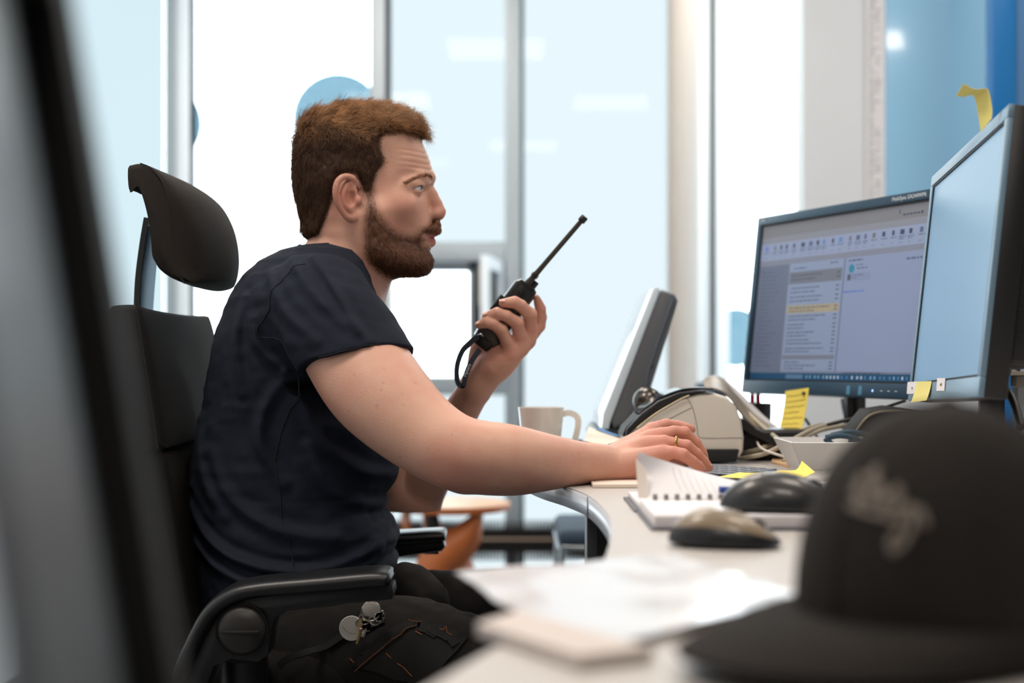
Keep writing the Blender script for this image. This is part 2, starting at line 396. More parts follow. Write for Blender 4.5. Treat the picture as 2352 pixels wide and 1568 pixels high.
# neck, throat and the top of the chest under the shirt
skin.chain([(800, 520, YS, 66), (790, 580, YS, 80), (768, 630, YS, 92), (735, 700, YS, 98)], 0.03)
skin.chain([(872, 600, YS, 34), (850, 640, YS, 46), (822, 690, YS, 60), (790, 740, YS, 80)], 0.025)
for s in (1, -1):
    skin.cone(HP(835, 500, .055, s), HP(845, 700, .035, s), .017, .012, 0.03)         # neck muscle
    skin.cone(HP(988, 408, .006, s), HP(962, 409, .034, s), .006, .0065, 0.012)        # brow
    skin.cone(HP(962, 409, .034, s), HP(932, 424, .052, s), .0065, .006, 0.014)
    skin.ell(HP(974, 434, .040, s), (.014, .012, .010), 0.014, 's')                    # socket
    skin.ell(HP(917, 470, .052, s), (.022, .010, .013), 0.028)                         # cheekbone
    skin.cone(HP(874, 490, .060, s), HP(868, 560, .058, s), .006, .010, 0.03)          # jaw muscle
    skin.cone(HP(868, 575, .052, s), HP(955, 600, .026, s), .010, .010, 0.02)          # jaw line
    skin.ell(HP(952, 431, .036, s), (.0142, .0142, .0142), 0.005)                      # lids
    for th0, th1 in ((-20, 8), (8, 36), (36, 64), (64, 92), (92, 108)):
        e_ = [HP(952+18.2*math.cos(R(a)), 430+2.2*math.sin(R(max(a, 0))), .036+.0133*math.sin(R(a)), s) for a in (th0, th1)]
        rr_ = [.0018+.0026*math.sin(R(np.clip((a+20)/132*180, 0, 180))) for a in (th0, th1)]
        skin.cone(e_[0], e_[1], rr_[0], rr_[1], 0.0008, 's')
    skin.cone(HP(976, 420, .020, s), HP(950, 420, .047, s), .0045, .0045, .010)           # fold above the lid
    skin.cone(HP(990, 494, .006, s), HP(1004, 490, .005, s), .0085, .0080, .008)           # side of the nose
    skin.ell(HP(999, 491, .0115, s), (.0085, .0060, .0070), 0.006)                     # nostril wing
    skin.ell(HP(1003, 500, .006, s), (.0050, .0028, .0040), 0.0015, 's')
    skin.cone(HP(995, 534, .000, s), HP(976, 541, .021, s), .0062, .0034, 0.005)       # lips
    skin.cone(HP(991, 556, .000, s), HP(975, 547, .021, s), .0062, .0032, 0.005)
    skin.cone(HP(1004, 545, .000, s), HP(975, 544, .022, s), .0022, .0010, 0.0015, 's')
    # ear
    e0 = [(824, 428, .071), (812, 411, .079), (794, 405, .086), (778, 414, .090), (771, 435, .091), (774, 460, .087), (785, 482, .081), (800, 499, .075), (816, 500, .072)]
    pe = catmull([HP(a, b, l, s) for a, b, l in e0], 3); nE = len(pe)-1
    skin.ell(HP(798, 452, .077, s), (.0165, .0055, .0290), 0.006)
    for i in range(nE): skin.cone(pe[i], pe[i+1], .0040+.0012*(i/nE), .0040+.0012*((i+1)/nE), 0.003)
    pa = catmull([HP(a, b, l, s) for a, b, l in [(806, 424, .080), (795, 430, .083), (788, 446, .085), (791, 466, .083), (803, 482, .079)]], 3)
    for i in range(len(pa)-1): skin.cone(pa[i], pa[i+1], .0034, .0034, 0.004)
    skin.ell(HP(808, 454, .085, s), (.0085, .0095, .0135), 0.003, 's'); skin.ell(HP(806, 428, .086, s), (.006, .0045, .0075), 0.003, 's')
    skin.ell(HP(823, 460, .075, s), (.0060, .0050, .0075), 0.004)
    skin.ell(HP(811, 494, .073, s), (.0085, .0050, .0090), 0.005)
nose = [(987, 424, .0062), (996, 446, .0068), (1005, 466, .0074), (1013, 486, .0088)]
for i in range(3):
    a, b = nose[i], nose[i+1]; skin.cone(HP(a[0]-6, a[1], 0), HP(b[0]-2, b[1], 0), a[2], b[2], 0.010)
skin.cone(HP(1008, 494, 0), HP(992, 506, 0), .0060, .0060, 0.006)
def wrinkles(p):                            # raised forehead lines
    q = orth(p); L = np.abs(p[:, 1]-YS); g = 0
    for y0 in (350, 363, 377, 389): g = g+np.exp(-((q[:, 1]-y0-6*np.sin(L*60)-.10*(985-q[:, 0]))/2.6)**2)
    return .0008*g*sm(q[:, 0], 905, 950)*(1-sm(q[:, 1], 392, 402))
skin.add(wrinkles, HP(895, 400, .07, 1)-[0, .0, .0], HP(1000, 335, -.07, 1)+[0, 0, 0], .001, 'd')
def finger(pts):                           # straight phalanges, fuller at each knuckle
    q = [(P(a, b, d), r*d/F) for a, b, d, r in pts]
    for i in range(len(q)-1):
        (a, ra), (b, rb) = q[i], q[i+1]; m = (a+b)/2; rm = (ra+rb)/2*.93
        skin.cone(a, m, ra*1.0, rm, .004 if i else .007); skin.cone(m, b, rm, rb*(1.03 if i < len(q)-2 else .96), .004)
# near (right) arm
ARM = [(745, 712, 2.17, 92), (795, 790, 2.135, 106), (848, 872, 2.10, 110), (900, 932, 2.07, 103), (975, 998, 2.04, 90), (1058, 1042, 2.015, 83), (1165, 1056, 2.02, 79), (1250, 1061, 2.045, 63), (1330, 1063, 2.085, 47), (1400, 1064, 2.12, 40)]
skin.chain(ARM, 0.02, 5)
skin.cone(P(1035, 1075, 2.0), P(1062, 1098, 2.01), .018, .014, 0.02)                     # elbow
WR = (1405, 1064, 2.125)
skin.chain([(1400, 1050, 2.14, 26), (1440, 1040, 2.15, 24), (1490, 1012, 2.165, 22), (1528, 1000, 2.155, 17)], 0.014)
skin.chain([(1400, 1075, 2.11, 28), (1440, 1066, 2.11, 30), (1490, 1052, 2.11, 24), (1530, 1040, 2.112, 17)], 0.014)
skin.chain([(1420, 1060, 2.13, 30), (1475, 1030, 2.14, 26), (1526, 1019, 2.132, 18)], 0.014)
skin.chain([(1420, 1035, 2.16, 20), (1460, 1015, 2.18, 20), (1500, 990, 2.185, 17)], 0.014)
skin.chain([(1425, 1085, 2.12, 22), (1470, 1082, 2.115, 22), (1500, 1072, 2.11, 16)], 0.012)
finger([(1526, 1041, 2.110, 16), (1548, 1038, 2.102, 12.5), (1569, 1044, 2.097, 13.5), (1590, 1059, 2.102, 11.5), (1604, 1070, 2.110, 11), (1614, 1080, 2.116, 9)])
finger([(1528, 1018, 2.132, 17), (1552, 1019, 2.128, 12.5), (1577, 1024, 2.125, 13.5), (1600, 1042, 2.130, 11.8), (1616, 1060, 2.136, 11.5), (1629, 1074, 2.142, 9.5)])
finger([(1526, 1000, 2.158, 17), (1548, 991, 2.158, 12.8), (1572, 994, 2.160, 13.8), (1597, 1016, 2.166, 12), (1611, 1038, 2.170, 11.5), (1619, 1054, 2.176, 9.5)])
finger([(1498, 985, 2.190, 16), (1530, 976, 2.200, 13.5), (1556, 978, 2.205, 12), (1574, 983, 2.204, 11.5), (1588, 986, 2.206, 10)])
skin.chain([(1440, 1050, 2.18, 20), (1490, 1040, 2.215, 16), (1540, 1050, 2.225, 14), (1575, 1062, 2.225, 11)], 0.012, 4)
# far (left) arm and the hand round the radio
skin.chain([(768, 750, 2.50, 70), (850, 950, 2.56, 72), (915, 1110, 2.59, 66), (945, 1160, 2.58, 56)], 0.02)
skin.chain([(950, 1158, 2.585, 55), (985, 1085, 2.56, 54), (1028, 1000, 2.52, 46), (1062, 940, 2.485, 38), (1096, 885, 2.455, 34)], 0.03, 5)
skin.chain([(1096, 885, 2.455, 34), (1122, 852, 2.445, 36), (1150, 822, 2.435, 34)], 0.015)
skin.chain([(1102, 868, 2.455, 30), (1100, 830, 2.470, 24), (1102, 795, 2.475, 18), (1120, 760, 2.480, 13)], 0.014)
skin.chain([(1140, 840, 2.435, 32), (1170, 815, 2.425, 25), (1190, 795, 2.425, 20)], 0.014)
skin.chain([(1150, 830, 2.44, 30), (1190, 795, 2.435, 24), (1213, 772, 2.435, 18)], 0.014)
skin.chain([(1155, 815, 2.46, 26), (1195, 780, 2.47, 22), (1222, 762, 2.47, 16)], 0.014)
finger([(1172, 808, 2.418, 18), (1164, 782, 2.408, 14.5), (1151, 757, 2.396, 14), (1133, 744, 2.388, 12), (1117, 740, 2.385, 11.5), (1099, 746, 2.388, 9)])
finger([(1195, 798, 2.428, 19), (1194, 770, 2.416, 15.5), (1188, 742, 2.402, 15), (1164, 726, 2.391, 12.5), (1142, 719, 2.388, 12.5), (1117, 726, 2.390, 10)])
finger([(1212, 782, 2.440, 19), (1217, 752, 2.428, 16), (1217, 722, 2.414, 15.5), (1196, 702, 2.400, 13.5), (1182, 694, 2.395, 13), (1156, 696, 2.395, 10.5)])
finger([(1218, 768, 2.468, 17), (1238, 748, 2.470, 14), (1242, 728, 2.466, 13), (1241, 708, 2.458, 11.5), (1233, 686, 2.452, 9)])
V, Fc = surf(skin, (-0.62, 1.88, 0.66), (0.36, 2.75, 1.36), 0.0018)
NN = normals(V, Fc)

# what is coloured how on the body: skin tones, lips, the shaved and bearded areas
HAIRP = closed_cat([(985, 322), (960, 260), (900, 225), (780, 225), (690, 260), (640, 340), (640, 440), (670, 520), (690, 545)] +
                   inn([(706, 540), (729, 533), (750, 492), (764, 455), (768, 430), (784, 405), (815, 400), (829, 422), (838, 440), (852, 434), (864, 400), (883, 372), (874, 346), (872, 318), (886, 305), (918, 298), (946, 303)])+[(962, 316)], 3)
BEARDP = closed_cat(inn([(840, 400), (860, 400), (862, 440), (869, 478), (880, 500), (897, 520), (920, 535), (945, 540), (962, 530), (985, 514)], .05)+[(1003, 503), (1022, 515), (1022, 540), (985, 541)] +
                    [(974, 544), (982, 553), (978, 566), (1000, 576), (1010, 590), (1000, 640), (960, 650), (925, 645)]+inn([(880, 632), (850, 600), (838, 560), (838, 520), (842, 470)], .05), 3)
sHairD, _, _, _ = gridfn(lambda g: -sdpoly(g, HAIRP), 620, 1080, 200, 720, 2)
sBeardD, _, _, _ = gridfn(lambda g: -sdpoly(g, BEARDP), 620, 1080, 200, 720, 2)
q = orth(V); isH = (V[:, 2] > 1.02) & (q[:, 0] > 640) & (q[:, 0] < 1060) & (q[:, 1] < 720) & (np.abs(V[:, 1]-YS) < .11)
base = np.array(srgb((208, 162, 140))); red = np.array(srgb((198, 124, 108))); pale = np.array(srgb((221, 174, 148)))
n1 = vnoise(V, 22, 1)*0.5+vnoise(V, 70, 2)*0.35
cols = base+(red-base)*np.clip(0.12+0.35*n1, 0, 1)[:, None]
def blob(cn, r): return np.exp(-((V-cn)**2).sum(1)/(2*r*r))
redz = np.zeros(len(V))
for s in (1, -1): redz += blob(HP(795, 450, .085, s), .022)*0.9+blob(HP(930, 485, .05, s), .022)*0.45
redz += blob(HP(1012, 488, 0), .014)*0.7
redz += 0.85*sm(V[:, 0], 0.12, 0.24)+0.35*((V[:, 1] > 2.37) & (V[:, 2] > .93) & (V[:, 0] > -.11))
redz += blob(P(1045, 1095, 1.98), .03)*0.5
cols = cols+(red-cols)*np.clip(redz, 0, 1)[:, None]*0.8
lips = np.array(srgb((178, 96, 92)))
lm = (sm(-np.abs(q[:, 1]-546), -17, -10)*sm(q[:, 0], 980, 988)*sm(-q[:, 1], -562, -557)*sm(q[:, 1], 537, 541)*isH)[:, None]
cols = cols+(lips-cols)*lm*0.9
hm = np.where(isH, sm(sHairD(q), -9, 10), 0)[:, None]; bmk = np.where(isH, sm(sBeardD(q), -13, 14), 0)[:, None]
stub = np.where(isH, sm(sBeardD(q), -42, 0)*0.22*sm(q[:, 1], 520, 570), 0)[:, None]
cols = cols*(1-stub)+np.array(srgb((110, 74, 58)))*stub
cols = cols*(1-hm)+np.array(srgb((74, 48, 34)))*hm; cols = cols*(1-bmk*.85*(1-lm))+np.array(srgb((96, 60, 42)))*bmk*.85*(1-lm)
# freckles on the arm
for _ in range(34):
    t = RNG.random(); i = int(t*7.99); a = np.array(ARM[i]); b = np.array(ARM[i+1]); m = a+(b-a)*RNG.random()
    pc = P(m[0]+RNG.normal()*40, m[1]+RNG.normal()*45, m[2]-m[3]*m[2]/F*0.9); dd = ((V-pc)[:, [0, 2]]**2).sum(1)
    k = np.exp(-dd/(2*(0.0007+RNG.random()*.0006)**2))*(V[:, 1] < m[2])*RNG.uniform(.15, .4); cols = cols*(1-k[:, None])+np.array(srgb((120, 70, 50)))*k[:, None]
man = thing('person', 'bearded man in a navy T-shirt sitting at the desk, holding a two-way radio and typing', 'person', (-0.33, YS, 0.0))
mk('body', V, Fc, M_SKIN, man, True, cols=cols)
# eyes
for s in (1, -1):
    c = HP(952, 431, .036, s); bm = bmesh.new(); bmesh.ops.create_uvsphere(bm, u_segments=32, v_segments=24, radius=.0127)
    look = Vector((1, -0.30 if s > 0 else .12, 0.0)).normalized(); rot = look.to_track_quat('Z', 'Y').to_matrix().to_4x4()
    Ve, Fe = bm_data(bm); Ve = np.array(Ve); cz = Ve[:, 2]/.0127
    ce = np.tile(np.array(srgb((222, 214, 210))), (len(Ve), 1)); ce[cz > .88] = srgb((96, 120, 140)); ce[cz > .975] = srgb((12, 12, 14)); ce[cz < .0] = srgb((200, 150, 140))
    Ve[:, 2] += np.where(cz > .86, .0006, 0); Ve = Ve @ np.array(rot)[:3, :3].T+c
    e = mk('eye', Ve, Fe, vmat('eyeball', rough=0.12, coat=0.6), man, True, cols=ce)
# hair: a shell over the scalp and jaw plus strands
def hairT(p):
    q = orth(p); h = sHairD(q); b = sBeardD(q)
    top = sm(-q[:, 1], -400, -280)
    th = (sm(h, -2, 16)*(.005+.0075*top+.002*sm(-q[:, 0], -760, -700)))-(.004*(1-sm(h, -18, 3)))
    tb = (sm(b, -2, 38)*(.0035+.0075*sm(q[:, 1], 560, 615)))-(.004*(1-sm(b, -24, 3)))
    tm = sm(b, -2, 10)*.0075*np.exp(-((q[:, 0]-1000)**2+(q[:, 1]-520)**2)/(2*18**2))
    return th, tb+tm
skinHead = Field(); skinHead.ops = skin.ops
def shell(which, amp):
    def f(p):
        d = skinHead(p); t = hairT(p)[which]
        if which == 0:
            w_ = p+0.006*np.stack([vnoise(p, 60, 5), vnoise(p, 60, 6), vnoise(p, 60, 7)], 1)
            n = vnoise(w_*np.array([1.0, 1.0, .7]), 85, 3)*.6+vnoise(w_, 190, 4)*.4; k = .35+.65*sm(-orth(p)[:, 1], -430, -330)
        else: n = vnoise(p*np.array([1, 1, .5]), 260, 8); k = 1
        return d-t-amp*n*k*(t > 0)
    return f
hairroot = []
for nm, which, amp, hh in (('hair', 0, .0040, .0018), ('beard', 1, .0012, .0018)):
    Vh, Fh = surf(shell(which, amp), HLO-.02, HHI+[.02, .02, .025], hh, 1)
    t = hairT(Vh)[which]; keep = t > -.0034
    fk = keep[Fh].all(1); Fh = Fh[fk]; used = np.unique(Fh); remap = -np.ones(len(Vh), int); remap[used] = np.arange(len(used)); Vh = Vh[used]; Fh = remap[Fh]; t = t[used]
    Nh = normals(Vh, Fh); qq = orth(Vh); Fkeep = Fh[(t > .0009)[Fh].all(1)]
    a, b, c, d = [Vh[Fh[:, i]] for i in range(4)]; ar = np.linalg.norm(np.cross(c-a, d-b), axis=1)
    nS = 46000 if which == 0 else 26000
    pick = RNG.choice(len(Fh), nS, p=ar/ar.sum()); uu = RNG.random((nS, 2))
    fa = Fh[pick]; root = (Vh[fa[:, 0]]*(1-uu[:, :1])+Vh[fa[:, 1]]*uu[:, :1])*(1-uu[:, 1:])+(Vh[fa[:, 3]]*(1-uu[:, :1])+Vh[fa[:, 2]]*uu[:, :1])*uu[:, 1:]
    nr = Nh[fa[:, 0]]; qr = orth(root); tt = hairT(root)[which]; root = root+nr*np.maximum(-tt, 0)[:, None]
    ok_ = RNG.random(nS) < np.clip(1+tt/.0034, 0, 1)**1.3; root, nr, qr, tt = root[ok_], nr[ok_], qr[ok_], tt[ok_]; nS = len(root)
    sgn = np.where(root[:, 1] < YS, -1.0, 1.0)
    if which == 0:
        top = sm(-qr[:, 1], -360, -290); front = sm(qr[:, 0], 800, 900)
        flow = np.stack([-.15+1.1*top+.25*front, sgn*.1, -1.0+1.0*top], 1)
        cl = np.stack([vnoise(root, 55, 11), vnoise(root, 55, 12), vnoise(root, 55, 13)], 1); flow = flow+cl*(.45+1.5*top[:, None])
        L = (.007+.012*top+.003*sm(-qr[:, 0], -760, -700))*(.6+.8*RNG.random(nS)); lift = .50+.35*top
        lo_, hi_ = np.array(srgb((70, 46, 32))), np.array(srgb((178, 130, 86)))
        mixk = np.clip(.06+.62*top+.16*RNG.normal(size=nS)+.38*vnoise(root, 75, 14)*(.3+top), 0, 1)  # top highlight and shading between clumps mixed into the strand colour
    else:
        chin = sm(qr[:, 1], 560, 610); flow = np.stack([.25+.25*chin, sgn*.15*0, -1.0+0*chin], 1)
        flow = flow+RNG.normal(size=(nS, 3))*.22; L = (.0035+.0055*chin)*(.6+.8*RNG.random(nS)); lift = .55+.1*chin
        lo_, hi_ = np.array(srgb((78, 48, 34))), np.array(srgb((176, 118, 78)))
        mixk = np.clip(.30-.26*chin+.45*sm(qr[:, 0], 960, 985)*(qr[:, 1] < 545)+.3*RNG.normal(size=nS), 0, 1)
    L = L*np.clip(.45+tt/.005, .35, 1); flow /= np.linalg.norm(flow, axis=1)[:, None]
    tg = flow-nr*(flow*nr).sum(1)[:, None]; tg /= np.linalg.norm(tg, axis=1)[:, None]+1e-9; side = np.cross(tg, nr)
    cur = RNG.normal(size=nS)*(.5 if which == 0 else .25); rows = []; K = 4
    for k in range(K):
        s_ = k/(K-1); pos = root-nr*.0003+tg*(L*s_*.9)[:, None]+nr*(L*lift*s_*(1-.55*s_))[:, None]+side*(L*cur*s_*s_)[:, None]
        wd = (.00027 if which == 0 else .00020)*(1-.75*s_)
        for ang in (0, 2.09, 4.19): rows.append(pos+(side*math.cos(ang)+nr*math.sin(ang))*wd)
    SV = np.stack(rows, 1).reshape(-1, 3); b0 = np.arange(nS)[:, None]*K*3; SF = []
    for k in range(K-1):
        for j in range(3): SF.append(b0+np.array([k*3+j, k*3+(j+1) % 3, (k+1)*3+(j+1) % 3, (k+1)*3+j])[None])
    SF = np.vstack(SF); sc = lo_+(hi_-lo_)*mixk[:, None]; sc = np.repeat(sc, K*3, axis=0)
    base_h = np.array(srgb((58, 37, 26) if which == 0 else (78, 48, 34)))
    cv = base_h*(1+.35*vnoise(Vh, 160, 9)[:, None])
    mk(nm, np.vstack([Vh, SV]), np.vstack([Fkeep, SF+len(Vh)]), M_HAIR, man, True, cols=np.vstack([cv, sc]))
# eyebrows
for s in (1, -1):
    path = catmull([HP(a, b, l, s) for a, b, l in [(991, 409, .014), (983, 404, .028), (967, 405, .044), (948, 413, .056), (930, 422, .062)]], 10); nS = 330
    t = RNG.random(nS)**.85*(len(path)-1.01); i = t.astype(int); root = path[i]+(path[i+1]-path[i])*(t-i)[:, None]+RNG.normal(size=(nS, 3))*[.0006, .0006, .0014]
    for _ in range(3):
        d = skin(root); e = .0008; G = np.stack([skin(root+np.eye(3)[k]*e)-skin(root-np.eye(3)[k]*e) for k in range(3)], 1)/(2*e); G /= np.linalg.norm(G, axis=1)[:, None]+1e-9; root = root-G*(d-.0002)[:, None]
    tg = np.tile(np.array([-.7, -.5*s, .35]), (nS, 1))+RNG.normal(size=(nS, 3))*.25; tg -= G*(tg*G).sum(1)[:, None]; tg /= np.linalg.norm(tg, axis=1)[:, None]; side = np.cross(tg, G); rows = []
    for k in range(3):
        for ang in (0, 2.09, 4.19): rows.append(root+tg*.006*k/2+G*.0012*k/2+(side*math.cos(ang)+G*math.sin(ang))*.00018*(1-.35*k))
    SV = np.stack(rows, 1).reshape(-1, 3); b0 = np.arange(nS)[:, None]*9
    SF = np.vstack([b0+np.array([k*3+j, k*3+(j+1) % 3, k*3+3+(j+1) % 3, k*3+3+j])[None] for k in range(2) for j in range(3)])
    sc = np.repeat(np.array(srgb((158, 114, 78)))*(.6+.7*RNG.random((nS, 1))), 9, axis=0); mk('eyebrow', SV, SF, M_HAIR, man, True, cols=sc)
    lash = [HP(952+19.3*math.cos(R(a)), 430-(.0012+.0026*math.sin(R(np.clip((a+20)/132*180, 0, 180))))*PM+2.2*math.sin(R(max(a, 0))), .036+.0140*math.sin(R(a)), s) for a in np.linspace(-18, 104, 14)]
    tube('eyelashes', lash, .00055, mat('lash_brown', (48, 32, 26), .7), man, n=6, sub=2)
# finger nails
def nail(px, py, d, ax, nrm, ln=.0095, wd=.0078, off=-.0012):
    c = P(px, py, d)+np.array(nrm)/np.linalg.norm(nrm)*off; a = np.array(ax, float); a /= np.linalg.norm(a); n = np.array(nrm, float); n -= a*(a@n); n /= np.linalg.norm(n); b = np.cross(n, a)
    G = np.array([[c+a*(u*ln/2)+b*(math.sin(v*.95)*wd/2/.81)+n*((math.cos(v*.95)-1)*wd*.45) for v in np.linspace(-1, 1, 7)] for u in np.linspace(-1, 1, 5)])
    sheet('fingernail', G, .0004, mat('nail', (216, 160, 144), 0.3), man)
nail(1153, 687, 2.388, (-1, 0, .0), (-.1, -.55, 1)); nail(1113, 717, 2.383, (-1, 0, -.35), (-.2, -.6, 1)); nail(1097, 738, 2.381, (-1, 0, -.4), (-.3, -.6, 1), .008, .007)
nail(1238, 682, 2.452, (-.25, 0, 1), (1, -.45, .4), .010, .008); nail(1584, 985, 2.206, (1, 0, -.15), (0, -.35, 1), .009, .0072, .0066)
nail(1610, 1076, 2.113, (.7, 0, -.7), (.6, -.45, .65), .0075, .0062, .0058); nail(1624, 1068, 2.139, (.68, 0, -.73), (.66, -.4, .62), .0085, .0072, .0064)
# ring on the ring finger
c = P(1552, 1019, 2.128); ax = Vector((1, -.12, -.12)).normalized().to_track_quat('Z', 'Y').to_matrix()
Vr, Fr = sweep([c+np.array(ax @ Vector((math.cos(a)*.0100, math.sin(a)*.0100, 0))) for a in np.linspace(0, 2*math.pi, 41)], lambda i, t: [(math.cos(b)*.0016, math.sin(b)*.0026) for b in np.linspace(0, 6.283, 8, endpoint=False)], caps=False)
o = mk('wedding_ring', Vr, Fr, mat('gold', (214, 170, 96), 0.22, 1.0), None, False); tag(o, 'gold and silver wedding ring on the typing hand', 'ring')

# ---------------------------------------------------------------- T-shirt
TOR = [  # row, back, front, half width (m)
    (566, 690, 790, .060), (580, 640, 830, .100), (606, 600, 850, .130), (640, 568, 862, .160), (690, 538, 875, .182), (760, 512, 892, .185), (850, 488, 905, .175), (940, 470, 915, .168), (1040, 446, 918, .166),
    (1075, 442, 916, .166), (1105, 440, 906, .166), (1130, 442, 888, .165), (1165, 448, 884, .167), (1190, 452, 900, .170), (1215, 456, 914, .173), (1250, 460, 914, .174), (1265, 461, 908, .174), (1285, 463, 914, .175), (1320, 466, 908, .176), (1390, 480, 890, .176)]
TOR = np.array(TOR, float)
def d_torso(p):
    q = orth(p); py = np.clip(q[:, 1], 566, 1390); a = np.interp(py, TOR[:, 0], TOR[:, 1]); b = np.interp(py, TOR[:, 0], TOR[:, 2]); wv = np.interp(py, TOR[:, 0], TOR[:, 3])
    c = (a+b)/2; hx = (b-a)/2/PM; x = (q[:, 0]-c)/PM; L = p[:, 1]-YS
    r = ((np.abs(x)/hx)**2.3+(np.abs(L)/wv)**2.3)**(1/2.3); d = (r-1)*np.minimum(hx, wv)*.95
    over = np.maximum((566-q[:, 1])/PM, (q[:, 1]-1390)/PM); return np.maximum(d, over)
FOLDS = [([(452, 1140), (520, 1215), (620, 1262), (760, 1275), (905, 1225)], .0065, .008), ([(448, 1210), (540, 1270), (660, 1310), (820, 1318)], .006, .008), ([(520, 1020), (570, 1120), (680, 1190), (800, 1205)], .004, .010),
         ([(700, 855), (650, 930), (640, 1010), (690, 1090)], .004, .009), ([(730, 905), (760, 990), (840, 1060), (905, 1085)], .0045, .009), ([(600, 690), (585, 790), (600, 900)], .003, .007), ([(690, 850), (640, 800), (625, 740)], .004, .007),
         ([(760, 610), (800, 660), (850, 740), (885, 790)], .003, .006), ([(700, 600), (770, 690), (860, 770)], .0028, .008), ([(660, 640), (700, 720), (780, 790)], .0028, .008), ([(480, 960), (505, 1080), (560, 1160)], .004, .010), ([(890, 1200), (860, 1255), (760, 1300)], .004, .008),
         ([(905, 1230), (880, 1262), (820, 1290)], .004, .006), ([(745, 1010), (790, 1110), (880, 1150)], .0035, .009)]
FP = [(catmull(a, 6), amp, wd) for a, amp, wd in FOLDS]
def f_fold(g):
    t = np.zeros(len(g))
    for pl, amp, wd in FP:
        d = np.full(len(g), 1e9); s_ = np.zeros(len(g)); n = len(pl)-1
        for i in range(n):
            a, b = pl[i], pl[i+1]; e = b-a; v = g-a; k = np.clip(v @ e/(e@e), 0, 1); u = v-k[:, None]*e; dd = np.sqrt((u*u).sum(1)); m = dd < d
            sg = np.sign(e[0]*v[:, 1]-e[1]*v[:, 0]); d = np.where(m, dd, d); s_ = np.where(m, (i+k)/n, s_)
        d = d/PM; t += amp*(np.exp(-(d/wd)**2)-.35*np.exp(-((d-wd*1.9)/wd)**2))*np.sin(np.clip(s_*math.pi, .25, 2.9))**.5
    return t
sFold, _, _, _ = gridfn(f_fold, 420, 960, 540, 1420, 3)
shirt = Field(); shirt.add(d_torso, (-.60, 2.10, .52), (-.15, 2.56, 1.14), .001)
shirt.cone(P(735, 675, 2.33), P(732, 700, 2.20), .058, .070, .03); shirt.cone(P(735, 675, 2.33), P(742, 700, 2.48), .058, .066, .03)
shirt.chain([(735, 700, 2.155, 113), (770, 755, 2.135, 119), (800, 803, 2.125, 124), (846, 872, 2.11, 127)], .035, 4)
shirt.chain([(728, 692, 2.49, 88), (765, 760, 2.52, 92), (790, 830, 2.54, 94)], .035, 4)
# cut at the sleeve hems, hollow round the arms and the neck
def halfspace(c, n, lo, hi):
    c = np.array(c); n = np.array(n, float); n /= np.linalg.norm(n); return (lambda p: (p-c) @ n), lo, hi
ad = P(848, 872, 2.10)-P(745, 706, 2.15); ad /= np.linalg.norm(ad)
hem_c = P(803, 832, 2.115); hem_n = np.array([.19, -.20, -.96])
def hemcut(p):
    v = p-hem_c; t = v @ ad; r = v-t[:, None]*ad; th_ = v @ hem_n; rr = np.sqrt((r*r).sum(1)); return np.minimum(np.minimum(th_, .112-rr), 2.215-p[:, 1])
shirt.add(hemcut, P(640, 980, 2.1)-[0, .15, 0], P(960, 760, 2.1)+[0, .12, .0], .004, 'i')
NECKIN = Field(); NECKIN.chain([(800, 500, YS, 72), (790, 580, YS, 84), (768, 630, YS, 95), (740, 690, YS, 98)], .03); NECKIN.chain([(872, 580, YS, 40), (850, 640, YS, 50), (822, 690, YS, 64), (800, 730, YS, 76)], .025)
shirt.add(lambda p: NECKIN(p)-.0035, P(650, 780, 2.45), P(930, 480, 2.2), .004, 's')
# everything above the sloping neckline goes
A_ = P(688, 566, YS); B_ = P(872, 728, YS); nl = np.array([-(B_-A_)[2], 0, (B_-A_)[0]]); nl /= np.linalg.norm(nl)
def neckplane(p):
    L = np.abs(p[:, 1]-YS); return np.where(L < .105, (p-A_) @ nl-.012*np.sin(np.clip(L/.075, 0, 1)*math.pi/2)*0-.0, -1)
shirt.add(neckplane, P(640, 760, 2.44), P(930, 480, 2.22), .004, 'i')
def shirt_post(p, d):
    m = np.nonzero(np.abs(d) < .03)[0]
    if len(m):
        pp = p[m]; q = orth(pp); k = sm(-np.abs(pp[:, 1]-YS), -.26, -.05)*0+1
        d[m] -= 1.7*sFold(q)*k+.0032*vnoise(pp*np.array([1, 1, .6]), 22, 21)+.0014*vnoise(pp*np.array([.6, 1, 1.3]), 55, 22)
    return d
shirt.post.append(shirt_post)
Vs, Fs = surf(shirt, (-.66, 1.95, .52), (-.12, 2.66, 1.16), .0028)
tee = mk('t_shirt', Vs, Fs, M_SHIRT, man, True)
# ribbed collar, sleeve hem band and seams
def on_field(f, pts, off=0.0, it=6):
    p = np.array(pts, float); e = .001
    for _ in range(it):
        d = f(p); G = np.stack([f(p+np.eye(3)[k]*e)-f(p-np.eye(3)[k]*e) for k in range(3)], 1)/(2*e); G /= np.linalg.norm(G, axis=1)[:, None]+1e-9; p = p-G*np.clip(d-off, -.01, .01)[:, None]
    return p
ringp = []
nf = Field(); nf.ops = NECKIN.ops
for a in np.linspace(0, 2*math.pi, 49):
    L = math.sin(a)*.09; k = (1-math.cos(a))/2; ringp.append(A_+(B_-A_)*k+np.array([0, -L, 0]))
rp = np.array(ringp)
for _ in range(12):
    e = .001; d = nf(rp)-.004; G = np.stack([nf(rp+np.eye(3)[k]*e)-nf(rp-np.eye(3)[k]*e) for k in range(3)], 1)/(2*e); G -= np.outer(G @ nl, nl); G /= np.linalg.norm(G, axis=1)[:, None]+1e-9; rp = rp-G*np.clip(d, -.02, .02)[:, None]
rp[-1] = rp[0]
Vc, Fcc = sweep(rp-nl*.004, lambda i, t: [(math.cos(b)*.0028, math.sin(b)*.0085) for b in np.linspace(0, 6.283, 12, endpoint=False)], caps=False, up=nl)
mk('collar', Vc, Fcc, M_SHIRT, tee, True)
